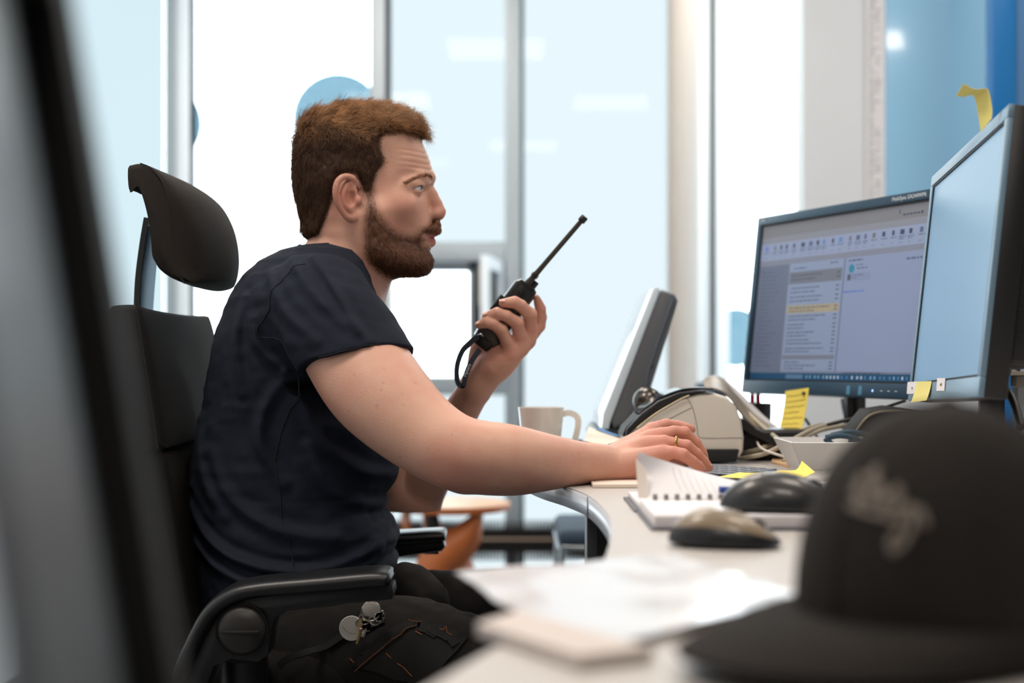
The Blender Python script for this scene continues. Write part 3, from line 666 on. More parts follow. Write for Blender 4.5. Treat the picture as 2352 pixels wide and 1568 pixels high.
SEAM = mat('navy_seam', (17, 20, 28), .9)
for nm, pl, dep in (('sleeve_seam', [(690, 580), (643, 603), (607, 642), (588, 685), (580, 750), (610, 820), (668, 862), (686, 845)], 2.1), ('hem_stitching', [(684, 836), (720, 814), (770, 799), (820, 791), (870, 785), (902, 788)], 2.0), ('side_seam', [(668, 862), (640, 960), (620, 1080), (640, 1200), (668, 1320)], 2.1)):
    pts = catmull([P(a, b, dep) for a, b in pl], 8); pts = on_field(shirt, pts, .0003, 30)
    for _ in range(6): pts[1:-1] = (pts[:-2]+2*pts[1:-1]+pts[2:])/4
    pts = on_field(shirt, pts, .0003, 4); tube(nm, pts, .0009, SEAM, tee, n=6, sub=1, smooth_path=False)

# ---------------------------------------------------------------- trousers, shoes
tr = Field()
tr.ell(P(690, 1460, YS), (.165, .17, .12), .03)
tr.chain([(640, 1475, 2.22, 125), (800, 1490, 2.17, 128), (960, 1500, 2.13, 118), (1110, 1540, 2.10, 105), (1180, 1590, 2.09, 95)], .05, 4)
tr.chain([(640, 1475, 2.44, 118), (840, 1440, 2.48, 118), (1040, 1420, 2.52, 108), (1230, 1420, 2.55, 98), (1330, 1440, 2.56, 88)], .05, 4)
tr.chain([(860, 1395, 2.30, 70), (932, 1342, 2.28, 50), (975, 1385, 2.26, 58)], .03, 3)
kn = P(1180, 1590, 2.09); tr.cone(kn, (kn[0]+.05, 2.08, .13), .062, .052, .03); kf = P(1330, 1440, 2.56); tr.cone(kf, (kf[0]+.06, 2.56, .13), .062, .052, .03)
def tr_post(p, d):
    m = np.nonzero(np.abs(d) < .03)[0]
    if len(m): pp = p[m]; d[m] -= .0035*vnoise(pp*np.array([1, 1, .5])+pp[:, [2, 0, 1]]*.6, 24, 31)+.0014*vnoise(pp, 60, 32)
    return d
tr.post.append(tr_post)
Vt, Ft = surf(tr, (-.56, 1.93, .05), (.32, 2.75, .70), .0036, 1)
trs = mk('trousers', Vt, Ft, M_TROUS, man, True)
M_STR = mat('orange_thread', (150, 84, 46), .8); M_POC = mat('black_pocket', (19, 18, 17), .92, bump=.3, bscale=900)
def on_tr(pts, off=.002, dep=2.03): return on_field(tr, [P(a, b, dep) for a, b in pts], off, 40)
def flap(name, quad, m, off=.003, n=9):
    g = bil(*[np.array([*c_, 0]) for c_ in quad], n, n).reshape(-1, 3); p = on_tr([(a, b) for a, b, _ in g], off); return sheet(name, p.reshape(n, n, 3), .0025, m, trs)
flap('thigh_pocket', [(780, 1545), (905, 1385), (965, 1600), (1075, 1440)], M_POC)
flap('pocket_flap', [(790, 1530), (925, 1372), (812, 1552), (950, 1396)], M_POC, .006)
for nm, pl, wd_ in (('tool_loop', [(938, 1378), (965, 1400), (1000, 1440)], .016), ('belt_loop', [(985, 1398), (1010, 1418), (1048, 1448)], .022), ('pocket_seam', [(640, 1530), (740, 1450), (850, 1372)], .010)):
    pts = on_tr(catmull(pl, 4), .004); ribbon(nm, pts, wd_, .003, (.1, -.8, .6), M_POC, trs, sub=2)
for pl in ([(795, 1562), (870, 1480), (945, 1398)], [(930, 1368), (945, 1380), (957, 1376)], [(1005, 1412), (1022, 1425), (1038, 1440)], [(878, 1500), (892, 1512)], [(945, 1425), (958, 1437)], [(908, 1527), (925, 1542), (940, 1556)], [(780, 1520), (792, 1532)]):
    tube('stitching', on_tr(catmull(pl, 4) if len(pl) > 2 else pl, .0075), .0007 if len(pl) < 3 or pl[0][0] == 908 else .00045, M_STR, trs, n=6, sub=2)
for kx, ky in ((kn[0]+.05, 2.08), (kf[0]+.06, 2.56)):
    sh = Field(); sh.ell((kx+.01, ky, .045), (.065, .043, .043), .02); sh.ell((kx+.13, ky, .035), (.085, .047, .033), .03); sh.cone((kx, ky, .05), (kx-.005, ky, .14), .045, .045, .02); sh.add(lambda p: .002-p[:, 2], (kx-.2, ky-.1, -.1), (kx+.3, ky+.1, .2), .003, 'i')
    a, b = surf(sh, (kx-.1, ky-.08, -.01), (kx+.25, ky+.08, .22), .005, 1); mk('shoe', a, b, mat('black_leather', (24, 23, 22), .5), man, True)

# ---------------------------------------------------------------- the room
def X(px, d): return (px-1176)/F*d
def Z(py, d): return CZ+(HY-py)/F*d
M_WALL = mat('wall_paint', (226, 232, 238), .7, noise=.02, scale=5)
M_CEIL = mat('ceiling_paint', (232, 230, 226), .8); M_FLOOR = mat('grey_floor', (92, 94, 97), .4, noise=.12, scale=8)
M_ALU = mat('grey_aluminium', (158, 166, 171), .5, .05); M_ALUW = mat('pale_aluminium', (240, 247, 252), .5, .0); M_GASK = mat('rubber_gasket', (38, 46, 52), .8)
M_BLK = mat('black_plastic', (22, 23, 25), .38, bump=.08, bscale=1500); M_BLKM = mat('matt_black', (17, 17, 18), .7)
G_CLEAR = glass('clear_glass', (.98, .99, 1)); G_BLIND = glass('tinted_glass', (.398, .406, .409)); G_BLIND2 = glass('pale_tinted_glass', (.396, .407, .41))
def st(o): o['kind'] = 'structure'; return o
FY = 6.0; ZT = 2.9
st(box('floor', (-1.7, -3.2, -.06), (2.9, 6.3, 0), M_FLOOR)); st(box('ceiling', (-1.7, -3.2, ZT), (2.9, 6.3, ZT+.1), M_CEIL))
st(box('wall_left', (-1.6, -3.2, 0), (X(380, FY), 4.25, ZT), M_WALL)); st(box('wall_right', (2.7, -3.2, 0), (2.85, 6.1, ZT), mat('grey_side_wall', (170, 174, 180), .7)))
st(box('wall_back', (-1.6, -3.25, 0), (2.75, -3.1, ZT), mat('grey_back_wall', (120, 122, 126), .7)))
st(box('wall_front', (X(1845, 4.6), 4.6, 0), (2.75, 4.72, ZT), mat('partition_paint', (226, 232, 237), .6, noise=.02, scale=4)))
st(box('trim_6', (-1.46, 5.92, 0), (2.7, 6.06, .03), M_ALU))
def mull(n, parts):
    root = None
    for (a, b, m, y0, y1) in parts:
        o = box(n if root is None else 'gasket', (X(a, 5.93), y0, 0.0), (X(b, 5.93), y1, ZT), m, None if root is None else root, .002)
        if root is None: root = st(o)
mull('trim_1', [(378, 401, M_ALU, 5.93, 6.05), (401, 431, M_ALUW, 5.96, 6.05), (431, 436, M_GASK, 5.97, 6.05)])
mull('trim_2', [(850, 884, M_ALU, 5.93, 6.05), (884, 893, M_GASK, 5.96, 6.05)])
mull('trim_3', [(1160, 1195, M_ALU, 5.93, 6.05), (1195, 1204, mat('green_gasket', (92, 112, 116), .7), 5.96, 6.05)])
mull('trim_4', [(1645, 1675, M_ALUW, 5.93, 6.05), (1636, 1645, M_GASK, 5.95, 6.05), (1600, 1637, mat('white_frame', (232, 238, 240), .5), 5.97, 6.05)])
o = lathe('trim_5', [(0, 0), (.064, 0), (.064, ZT), (0, ZT)], mat('beige_column', (184, 176, 168), .5), loc=(X(1570, 5.6), 5.6, 0)); st(o)
def window(n, a, b, z0, z1, g):
    f = box(n, (X(a, 6), 5.985, z0), (X(b, 6), 6.03, z0+.012), M_ALU); st(f)
    for i, (p, q) in enumerate((((X(a, 6), 6.0, z1-.012), (X(b, 6), 6.03, z1)),)): box('frame_head', p, q, M_ALU, f)
    box('pane', (X(a, 6), 6.005, z0), (X(b, 6), 6.012, z1), g, f); return f
window('window_1', 432, 853, .03, ZT, G_CLEAR); window('window_2', 888, 1163, Z(563, 6), ZT, G_BLIND2); window('window_4', 888, 1163, .03, Z(900, 6), G_BLIND2)
window('window_5', 1200, 1604, .03, ZT, G_BLIND); window('window_6', 1672, 2260, .03, ZT, G_CLEAR); 
w8 = st(box('window_8', (-1.50, 4.25, 0), (X(380, 6), 6.05, .1), M_ALU)); box('frame_head', (-1.50, 4.25, ZT-.05), (X(380, 6), 6.05, ZT), M_ALU, w8)
mt = bpy.data.materials.new('translucent_blind'); mt.use_nodes = True; nt = mt.node_tree; nt.nodes.remove(nt.nodes['Principled BSDF']); tb = nt.nodes.new('ShaderNodeBsdfTranslucent'); tb.inputs[0].default_value = (.136, .153, .159, 1); nt.links.new(tb.outputs[0], nt.nodes['Material Output'].inputs[0])
mk('blind', [(-1.468, 4.25, .1), (-1.468, 6.0, .1), (-1.468, 6.0, ZT-.05), (-1.468, 4.25, ZT-.05)], [(0, 1, 2, 3)], mt, w8, False, False); box('blind_rail', (-1.48, 4.25, .08), (-1.463, 6.0, .11), M_ALU, w8)
# the small opening light between two rails, its sash swung inwards
w3 = st(box('window_3', (X(886, 5.95), 5.93, Z(600, 5.95)), (X(1164, 5.95), 6.05, Z(562, 5.95)), M_ALU, bevel=.003))
box('bottom_rail', (X(886, 5.95), 5.93, Z(905, 5.95)), (X(1164, 5.95), 6.05, Z(864, 5.95)), M_ALU, w3, .003)
box('outer_frame', (X(890, 5.95), 5.95, Z(866, 5.95)), (X(904, 5.95), 6.04, Z(598, 5.95)), M_ALUW, w3)
box('outer_frame', (X(904, 5.95), 5.955, Z(613, 5.95)), (X(1085, 5.95), 6.04, Z(600, 5.95)), M_ALU, w3)
box('gasket', (X(904, 5.95), 5.95, Z(621, 5.95)), (X(1085, 5.95), 6.04, Z(613, 5.95)), M_GASK, w3)
box('outer_frame', (X(1076, 5.95), 5.955, Z(866, 5.95)), (X(1086, 5.95), 6.04, Z(600, 5.95)), M_ALU, w3)
box('gasket', (X(1086, 5.95), 5.95, Z(866, 5.95)), (X(1100, 5.95), 6.04, Z(600, 5.95)), M_GASK, w3)
box('jamb', (X(1100, 5.95), 5.945, Z(866, 5.95)), (X(1114, 5.95), 6.04, Z(602, 5.95)), mat('jamb_beige', (176, 166, 156), .6), w3)
box('jamb', (X(1114, 5.95), 5.99, Z(866, 5.95)), (X(1164, 5.95), 6.04, Z(602, 5.95)), mat('jamb_dark', (84, 92, 100), .6), w3)
hx = X(1148, 5.93); fx = X(1112, 5.5)
def sash(name, t0, t1, z0, z1, th, m):
    a = np.array([hx, 5.93]); b = np.array([fx, 5.5]); n = np.array([(b-a)[1], -(b-a)[0]]); n /= np.linalg.norm(n); q = [a+(b-a)*t0+n*th, a+(b-a)*t1+n*th, a+(b-a)*t1-n*th, a+(b-a)*t0-n*th]
    return prism(name, [tuple(v) for v in q], z0, z1, m, w3)
zt, zb = Z(602, 5.93), Z(872, 5.93)
sash('open_sash', 0, 1, zt-.05, zt, .014, M_ALUW); sash('open_sash', 0, 1, zb, zb+.05, .014, M_ALUW); sash('open_sash', .86, 1, zb+.05, zt-.05, .014, M_ALUW); sash('open_sash', 0, .14, zb+.05, zt-.05, .014, M_ALUW)
sash('sash_pane', .14, .86, zb+.05, zt-.05, .003, glass('sash_glass', (.37,.43,.46)))
o = prism('handle', [(-.012, 0), (.012, 0), (.012, .13), (-.012, .13)], 0, .02, M_BLKM, w3, 'y', .003, xf=Matrix.Translation((fx-.02, 5.56, 1.02)))
# round blue film dots stuck on the glass
M_DOT = glass('blue_film', (.25, .32, .352)); M_DOTL = glass('pale_spot', (.8,.9,.95))
for i, (px, py, r, lab) in enumerate([(776, 272, 104, 'round translucent blue film dot on the glass above the man\'s head'), (372, 285, 93, 'round blue film dot on the glass half hidden by the mullion beside the headrest'), (1690, 775, 68, 'round blue film dot on the glass beside the large monitor')]):
    t = thing('window_dot', lab, 'sticker', (X(px, 6), 5.999, Z(py, 6)), group='round blue film dots on the windows'); rm = r/F*6
    xl = (X([855, 600, 1900][i], 6)-X(px, 6)); xm = X([600, 434, 1600][i], 6)-X(px, 6); prism('film', [(min(xl, max(xm, rm*math.cos(q))), rm*math.sin(q)) for q in np.linspace(0, 6.2832, 64, endpoint=False)], -.001, 0, M_DOT, t, 'y')
    for a, b in (((-62, -20), (.011)), ((2, -38), (.012)), ((50, 40), .009), ((-20, 60), .008)):
        if i == 1: continue
        lathe('clear_spot', [(0, .0015), (b, .0015), (b, .003), (0, .003)], M_DOTL, t, n=20, xf=Matrix.Translation((a[0]/F*6, 0, -a[1]/F*6)) @ Matrix.Rotation(R(90), 4, 'X'))
# glass board, paper strip and post on the partition
t = thing('glass_board', 'large glossy blue glass board on the partition behind the monitors', 'board', (X(2037, 4.57)+.5, 4.59, 1.2))
box('panel', (-.5, -.012, -.35), (1.0, 0, 1.55), mat('blue_glass', (158, 212, 246), .12, 0, Coat_Weight=.6), t, .002)
t = tag(box('paper_strip', (X(1992, 4.57), 4.585, .95), (X(2036, 4.57), 4.59, 2.75), mat('paper', (236, 236, 238), .8)), 'long white printed paper strip hanging left of the blue board', 'paper')
Vq = []; Fq = []
for i in range(170):
    z = 1.0+i*.0102
    for k in range(random.randint(1, 2)):
        a = X(1998, 4.57)+.004*random.random()+k*.02; b = a+.006+.012*random.random(); n = len(Vq); Vq += [(a, 4.5845, z), (b, 4.5845, z), (b, 4.5845, z+.004), (a, 4.5845, z+.004)]; Fq.append((n, n+1, n+2, n+3))
mk('print_lines', Vq, Fq, mat('grey_ink', (150, 152, 160), .8), t, smooth=False)
t = thing('blue_post', 'deep blue vertical panel edge standing in front of the blue glass board', 'panel', (X(2300, 4.2), 4.2, 0))
box('panel', (-.03, 0, 0), (.045, .05, 2.9), mat('deep_blue', (24, 110, 176), .3), t, .004); box('edge_strip', (.046, 0, 0), (.075, .05, 2.9), mat('mid_blue', (78, 122, 168), .3), t)
# ceiling lamps
for i, (lx, ly, lp) in enumerate(LAMPS):
    lab = ['over the chair', 'over the monitors', 'near the windows', 'behind the viewer', 'in the back corner', 'right above the small open window', 'above the round column', 'before the partition, added to brighten it'][i]
    t = thing('ceiling_lamp', 'square flat ceiling lamp '+lab, 'lamp', (lx, ly, CEIL), group='square ceiling lamps')
    box('housing', (-.31, -.31, -.04), (.31, .31, 0), mat('white_metal', (230, 230, 228), .5), t, .004); box('diffuser', (-.29, -.29, -.048), (.29, .29, -.04), MATS.get('diff') or MATS.setdefault('diff', emat('diffuser', (255, 236, 214), 1.3)), t)
# finned heater under the glazing
t = thing('finned_heater', 'long black finned tube heater running along the foot of the windows', 'heater', (0, 5.75, 0)); zc = Z(1240, 5.75)
bm = bmesh.new()
for i in range(210):
    xx = -1.35+i*.0132; g = bmesh.ops.create_cube(bm, size=1)['verts']
    for v in g: v.co = Vector((xx+v.co.x*.0078, v.co.y*.12, zc+v.co.z*.150))
Vq, Fq = bm_data(bm); mk('fins', Vq, Fq, mat('heater_fins', (34, 31, 30), .45, .3), t, smooth=False)
box('core', (-1.4, -.035, zc-.046), (1.45, .035, zc+.046), MATS['heater_fins'], t); tube('pipe', [(-1.4, 0, zc), (1.45, 0, zc)], .03, mat('heater_pipe', (120, 96, 76), .4, .6), t, False, 16)
tube('pipe', [(-1.4, -.065, zc+.01), (1.45, -.065, zc+.01)], .006, mat('heater_rail', (128, 112, 98), .4, .5), t, False, 8)
for xx in (-1.2, 0, 1.3): box('foot', (xx-.01, -.04, 0), (xx+.01, .04, zc-.02), M_BLKM, t)

# ---------------------------------------------------------------- chairs behind the desk
def chair_wood():
    M_PLY = mat('orange_plywood', (176, 98, 48), .45, noise=.25, scale=18); M_TOP = mat('plywood_top_sheen', (206, 168, 138), .4, noise=.1, scale=12)  # whitish reflection on the seat top put into its paler colour
    d = 4.6; zt_ = Z(1152, d); cx = X(1040, d); t = thing('plywood_stool', 'orange plywood stool with a round seat and sweeping moulded legs by the windows', 'stool', (cx, d, 0))
    lathe('seat', [(0, zt_-.018), (.177, zt_-.016), (.186, zt_-.008), (.186, zt_-.002), (.177, zt_), (0, zt_+.001)], M_TOP, t)
    lathe('seat_edge', [(.172, zt_-.026), (.185, zt_-.022), (.1875, zt_-.010), (.1875, zt_-.004), (.172, zt_-.004)], M_PLY, t)
    def leg(pp, rz):
        G = []
        for (x, z, wd) in catmull([(q[0], q[1], q[2]) for q in pp], 8): G.append([(x-wd/2*0, s*wd/2, z) for s in np.linspace(-1, 1, 9)])
        G = np.array(G); G[..., 0] += .25*(G[..., 1]**2)/.08; Mz = np.array(Matrix.Rotation(rz, 3, 'Z')); G = G @ Mz.T; sheet('leg', G, .014, M_PLY, t, False)
    for a in (120, 205): leg([(.16, zt_-.03, .05), (.15, zt_-.09, .06), (.03, zt_-.17, .14), (-.0, .22, .17), (.10, .10, .12), (.19, .0, .06)], R(a))
    G = bil((X(1098, d)-cx+.02, -.05, zt_-.02), (X(955, d)-cx, -.09, Z(1330, d)), (X(1120, d)-cx, -.05, zt_-.02), (X(1020, d)-cx, -.07, Z(1330, d)), 12, 6); u = np.linspace(0, 1, 12)
    path = [(1103, 1160, 8), (1098, 1180, 16), (1078, 1215, 48), (1040, 1250, 74), (1005, 1290, 68), (985, 1335, 60), (975, 1400, 70)]; pts = catmull(path, 5)
    G = np.array([[(X(a+(v)*wpx/2, d)-cx, -.10-.04*(1-v*v), Z(b+v*wpx*.32, d)) for v in np.linspace(-1, 1, 9)] for a, b, wpx in pts]); sheet('moulded_support', G, .014, M_PLY, t, False)
    lathe('knob', [(0, -.03), (.016, -.026), (.022, 0), (.016, .026), (0, .03)], M_BLKM, t, xf=Matrix.Translation((X(1000, d)-cx, -.13, Z(1188, d))))
    tube('knob_stem', [(X(1000, d)-cx, -.13, Z(1192, d)), (X(996, d)-cx, -.13, Z(1240, d))], .01, M_PLY, t, False)
chair_wood()
def chair_blue():
    d = 4.05; t = thing('visitor_chair', 'dark blue upholstered visitor chair with thin chrome legs beyond the desk', 'chair', (X(1350, d), d, 0)); M_CH = mat('chrome', (190, 196, 200), .15, 1.0); M_BL = mat('blue_upholstery', (44, 60, 76), .85, bump=.2, bscale=800)
    zs = Z(1218, d); box('seat', (-.09, -.2, zs-.025), (.36, .22, zs+.025), M_BL, t, .022, 4)
    box('backrest', (.33, -.2, zs+.12), (.37, .22, zs+.42), M_BL, t, .018, 4)
    for sx, sy in ((-.08, -.19), (-.08, .2), (.33, -.19), (.33, .2)): tube('leg', [(sx, sy, zs-.02), (sx*1.1-.005, sy*1.05, 0)], .009, M_CH, t, False)
    for sy in (-.19, .2): tube('side_rail', [(-.08, sy, zs-.022), (.33, sy, zs-.022), (.35, sy, zs+.1), (.355, sy, zs+.35)], .008, M_CH, t, False, sub=4)
    tube('front_rail', [(-.085, -.19, zs-.03), (-.085, .2, zs-.03)], .008, M_CH, t, False)
chair_blue()

# ---------------------------------------------------------------- office chair the man sits on
M_UPH = mat('shaded_upholstery', (25, 23, 22), .92, noise=.22, scale=900, Specular_IOR_Level=.2, bump=.6, bscale=1300); M_CHP = mat('chair_plastic', (27, 28, 30), .30, bump=.12, bscale=1800)
M_HRF = mat('lit_upholstery', (40, 36, 33), .92, noise=.25, scale=900, Specular_IOR_Level=.2, bump=.6, bscale=1300)  # same cloth as the back, where shading is put into a darker colour
ch = thing('office_chair', 'black high-backed office chair with headrest and armrests under the man', 'office chair', (-.38, YS, 0))
def body2(name, endp, midp, dn, y0, y1, m, parent, seamat=None, pw=.5, nl_=25, res=96, far=0.0):
    """a padded part: end outline (photo points at distance dn) bulging to the middle outline"""
    E = closed_cat(endp, 6); M_ = closed_cat(midp, 6)
    def rs(Q):
        Q = np.vstack([Q, Q[:1]]); s = np.r_[0, np.cumsum(np.linalg.norm(np.diff(Q, axis=0), axis=1))]; t = np.linspace(0, s[-1], res, endpoint=False); return np.stack([np.interp(t, s, Q[:, 0]), np.interp(t, s, Q[:, 1])], 1)
    E = rs(E); M_ = rs(M_); E3 = np.array([P(a, b, dn) for a, b in E])[:, [0, 2]]; M3 = np.array([P(a, b, dn) for a, b in M_])[:, [0, 2]]; Vv = []; ys = np.linspace(-1, 1, nl_)
    ys = np.sign(ys)*(1-(1-np.abs(ys))**1.6)
    for y in ys:
        k = max(0, 1-abs(y)**2.2)**pw; ring = E3+(M3-E3)*k; c = ring.mean(0); e = 1-.0*abs(y); edge = max(0, (abs(y)-.93)/.07); fr_ = max(0, (y-.25)/.75)*far; ring = c+(ring-c)*(1-.10*edge**2)*(1-fr_**2.4)
        Vv.append(np.stack([ring[:, 0], np.full(res, (y0+y1)/2+y*(y1-y0)/2), ring[:, 1]], 1))
    Vv = np.vstack(Vv); Ff = []
    for i in range(nl_-1):
        for j in range(res): Ff.append((i*res+j, (i+1)*res+j, (i+1)*res+(j+1) % res, i*res+(j+1) % res))
    Ff.append(tuple(range(res))); Ff.append(tuple(range((nl_-1)*res, nl_*res))[::-1]); ob = mk(name, Vv, Ff, m, parent, True)
    bm = bmesh.new(); bm.from_mesh(ob.data); bmesh.ops.recalc_face_normals(bm, faces=bm.faces); bm.to_mesh(ob.data); bm.free(); auto(ob, 55)
    return ob, E3
HE = [(290, 384), (300, 376), (320, 374), (345, 385), (370, 415), (386, 460), (393, 520), (398, 580), (408, 625), (425, 652), (395, 640), (366, 620), (350, 600), (346, 560), (340, 510), (327, 455), (312, 418), (296, 436), (290, 425)]
HM = [(290, 384), (300, 376), (325, 374), (372, 388), (415, 412), (450, 445), (476, 495), (488, 550), (486, 602), (468, 640), (432, 654), (395, 645), (365, 620), (350, 600), (346, 560), (340, 510), (327, 455), (312, 418), (296, 436)]
hr, E3 = body2('headrest', HE, HM, 2.19, 2.19, 2.53, M_HRF, ch, pw=.55, far=.42, nl_=41)
tube('seam', [(x, 2.191, z) for x, z in [P(a, b, 2.19)[[0, 2]] for a, b in [(322, 375), (346, 386), (370, 415), (386, 460), (393, 520), (398, 580), (408, 625), (424, 651)]]], .0012, mat('seam_black', (16, 15, 15), .9), hr)
ribbon('headrest_rod', [P(338, 500, 2.33), P(328, 560, 2.33), P(318, 640, 2.33), P(314, 720, 2.33)], .009, .009, (0, 1, 0), M_BLK, ch); ribbon('headrest_blade', [P(352, 520, 2.34), P(344, 600, 2.34), P(336, 720, 2.34)], .022, .004, (0, 1, 0), mat('blue_grey_metal', (160, 196, 224), .35, .3), ch)
BE = [(245, 720), (247, 700), (262, 695), (310, 695), (318, 710), (330, 760), (345, 840), (360, 930), (372, 1020), (362, 1035), (250, 1035), (240, 960), (240, 820)]
BM = [(245, 735), (247, 716), (262, 708), (306, 707), (322, 720), (338, 770), (354, 850), (368, 935), (376, 1020), (362, 1035), (250, 1035), (240, 960), (240, 820)]
ub, _ = body2('upper_back', BE, BM, 2.12, 2.12, 2.64, M_UPH, ch, pw=.5)
LE = [(250, 1032), (300, 1032), (362, 1032), (378, 1045), (392, 1110), (405, 1200), (418, 1300), (440, 1420), (470, 1560), (440, 1640), (340, 1640), (300, 1500), (270, 1300), (252, 1150)]
LM = [(250, 1032), (300, 1032), (352, 1032), (372, 1045), (388, 1110), (398, 1200), (410, 1300), (430, 1420), (465, 1560), (440, 1640), (340, 1640), (300, 1500), (270, 1300), (252, 1150)]
body2('lower_back', LE, LM, 2.13, 2.13, 2.56, M_UPH, ch, pw=.5)
for q in ([(313, 696), (322, 760), (336, 850), (350, 940), (362, 1030)],): tube('seam', [P(a, b, 2.119) for a, b in q], .0012, MATS['seam_black'], ub)
box('back_shell', (-.625, 2.17, .42), (-.59, 2.51, .93), M_CHP, ch, .02, 3, True)
box('seat', (-.60, 2.08, .42), (-.08, 2.60, .50), M_UPH, ch, .03, 4, True)
box('mechanism', (-.45, 2.2, .36), (-.2, 2.46, .42), M_CHP, ch, .01, 2, True); tube('gas_column', [(-.35, 2.33, .1), (-.35, 2.33, .37)], .028, M_BLK, ch, n=20)
for a in range(5):
    an = R(72*a+20); e = (-.35+.31*math.cos(an), 2.33+.31*math.sin(an)); tube('base_leg', [(-.35, 2.33, .11), (-.35+.15*math.cos(an), 2.33+.15*math.sin(an), .10), (*e, .075)], lambda t: .026-.010*t, M_CHP, ch)
    lathe('castor', [(0, -.022), (.022, -.02), (.028, 0), (.022, .02), (0, .022)], M_BLK, ch, n=20, xf=Matrix.Translation((e[0]+.38, e[1]-YS, .029)) @ Matrix.Rotation(R(90), 4, 'X'))
def arm_pad(name, pts, wdt, parent, m, up=(0, 1, 0)):
    q = catmull(pts, 6); n = len(q)
    def prof(i, t):
        th = q[i][3]; e = min(1, .35+min(t, 1-t)*14) if name == 'armrest_pad' else 1; return [(math.copysign(abs(math.cos(a))**.6, math.cos(a))*wdt/2*e**.5, math.copysign(abs(math.sin(a))**.75, math.sin(a))*th*e) for a in np.linspace(0, 2*math.pi, 20, endpoint=False)]
    V_, F_ = sweep(q[:, :3], lambda i, t: [(b, a) for a, b in prof(i, t)], up=np.array(up, float)); return auto(mk(name, V_, F_, m, parent, True), 60)
def pw_(a, b, d, r): return (*P(a, b, d), r*d/F)
DA = 1.99
arm_pad('armrest_pad', [pw_(902, 1326, DA, 15), pw_(870, 1322, DA, 21), pw_(740, 1333, DA, 21), pw_(600, 1346, DA, 21), pw_(540, 1362, DA, 21), pw_(490, 1402, DA, 19), pw_(452, 1470, DA, 18), pw_(425, 1540, DA, 18), pw_(415, 1640, DA, 18)], .085, ch, M_CHP)
pl = [(560, 1362), (902, 1342), (905, 1362), (900, 1376), (760, 1392), (660, 1402), (632, 1420), (624, 1452), (618, 1500), (592, 1520), (530, 1514), (492, 1530), (478, 1568), (468, 1700), (425, 1700), (432, 1560), (462, 1470), (505, 1400)]
asu = prism('arm_support', [tuple(P(a, b, DA-.02)[[0, 2]]) for a, b in pl], DA-.022, DA+.03, M_CHP, ch, 'y', .004, True)
kc = P(555, 1445, DA-.03); kr = 56/F*(DA-.03)
kn_ = lathe('tension_knob', [(0, .014), (kr*.5, .0135), (kr*.85, .010), (kr, .004), (kr, -.006), (0, -.006)], mat('knob_plastic', (40, 38, 36), .38, bump=.1, bscale=1500), asu, world=True, xf=Matrix.Translation(kc) @ Matrix.Rotation(R(90), 4, 'X'))
box('knob_grip', (kc[0]-kr*.8, kc[1]-.019, kc[2]-.003), (kc[0]+kr*.8, kc[1]-.008, kc[2]+.001), M_CHP, kn_, .001, 2, True)
tube('knob_rim', [kc+np.array([math.cos(a)*kr*1.04, .0, math.sin(a)*kr*1.04]) for a in np.linspace(0, 6.2832, 41)], .0018, M_BLKM, asu, sub=1, smooth_path=False, n=6)
tube('arm_column', [P(560, 1500, 2.05), P(560, 1700, 2.08)], .035, M_CHP, ch, n=16); box('arm_bracket', (-.44, 2.03, .40), (-.36, 2.2, .43), M_CHP, ch, .005, 2, True)
DB = 2.585
arm_pad('armrest_pad', [pw_(1026, 1226, DB, 9), pw_(1012, 1227, DB, 14), pw_(930, 1232, DB, 15), pw_(800, 1240, DB, 16), pw_(700, 1252, DB, 16)], .085, ch, M_CHP)
fs = prism('arm_support', [tuple(P(a, b, DB)[[0, 2]]) for a, b in [(700, 1262), (1020, 1240), (1024, 1252), (1016, 1262), (940, 1272), (850, 1290), (800, 1330), (770, 1480), (700, 1480)]], DB-.025, DB+.025, M_CHP, ch, 'y', .004, True)
box('adjust_button', tuple(P(975, 1271, DB)+[0, -.01, 0]), tuple(P(1008, 1262, DB)+[0, .01, 0]), M_BLK, fs, .001, 2, True)
box('arm_bracket', (-.44, 2.46, .40), (-.36, 2.60, .43), M_CHP, ch, .005, 2, True)

# ---------------------------------------------------------------- desk
DZ = .75
M_DESK = mat('cream_laminate', (188, 183, 179), .42, noise=.02, scale=30); M_EDGE = mat('desk_edge_band', (206, 216, 228), .3)  # window light put into the edge band's bluish white
edge = catmull([(-.16, .40), (-.043, .797), (.022, 1.0), (.0755, 1.25), (.094, 1.377), (.1096, 1.564), (.1126, 1.72), (.103, 1.91), (.078, 2.05), (.046, 2.17), (.022, 2.32), (.008, 2.6), (.005, 3.1)], 8)
desk = thing('desk', 'large cream desk with a curved cut-out edge facing the man', 'desk', (.6, 1.7, 0))
poly = [tuple(p) for p in edge]+[(1.35, 3.1), (1.35, .40)]
prism('tabletop', poly, DZ-.028, DZ, M_DESK, desk, 'z', 0, True)
V_, F_ = sweep([(a, b, DZ-.0145) for a, b in edge], lambda i, t: [(-.0012, -.0145), (.0012, -.0145), (.0012, .0125), (-.0012, .0125)], up=np.array((0, 0, 1.0))); mk('edge_band', V_, F_, M_EDGE, desk, True)
box('edge_joint', (.1008, 1.909, DZ-.029), (.1035, 1.9115, DZ-.002), M_GASK, desk, 0, 1, True)
box('leg_panel', tuple(PZ(1346, 1190, .0)*0+[.105, 1.98, 0]), (.42, 2.06, DZ-.028), mat('desk_leg_black', (30, 32, 36), .5), desk, .003, 2, True); box('leg_trim', (.118, 1.978, 0), (.16, 1.982, DZ-.03), M_BLKM, desk, 0, 1, True)
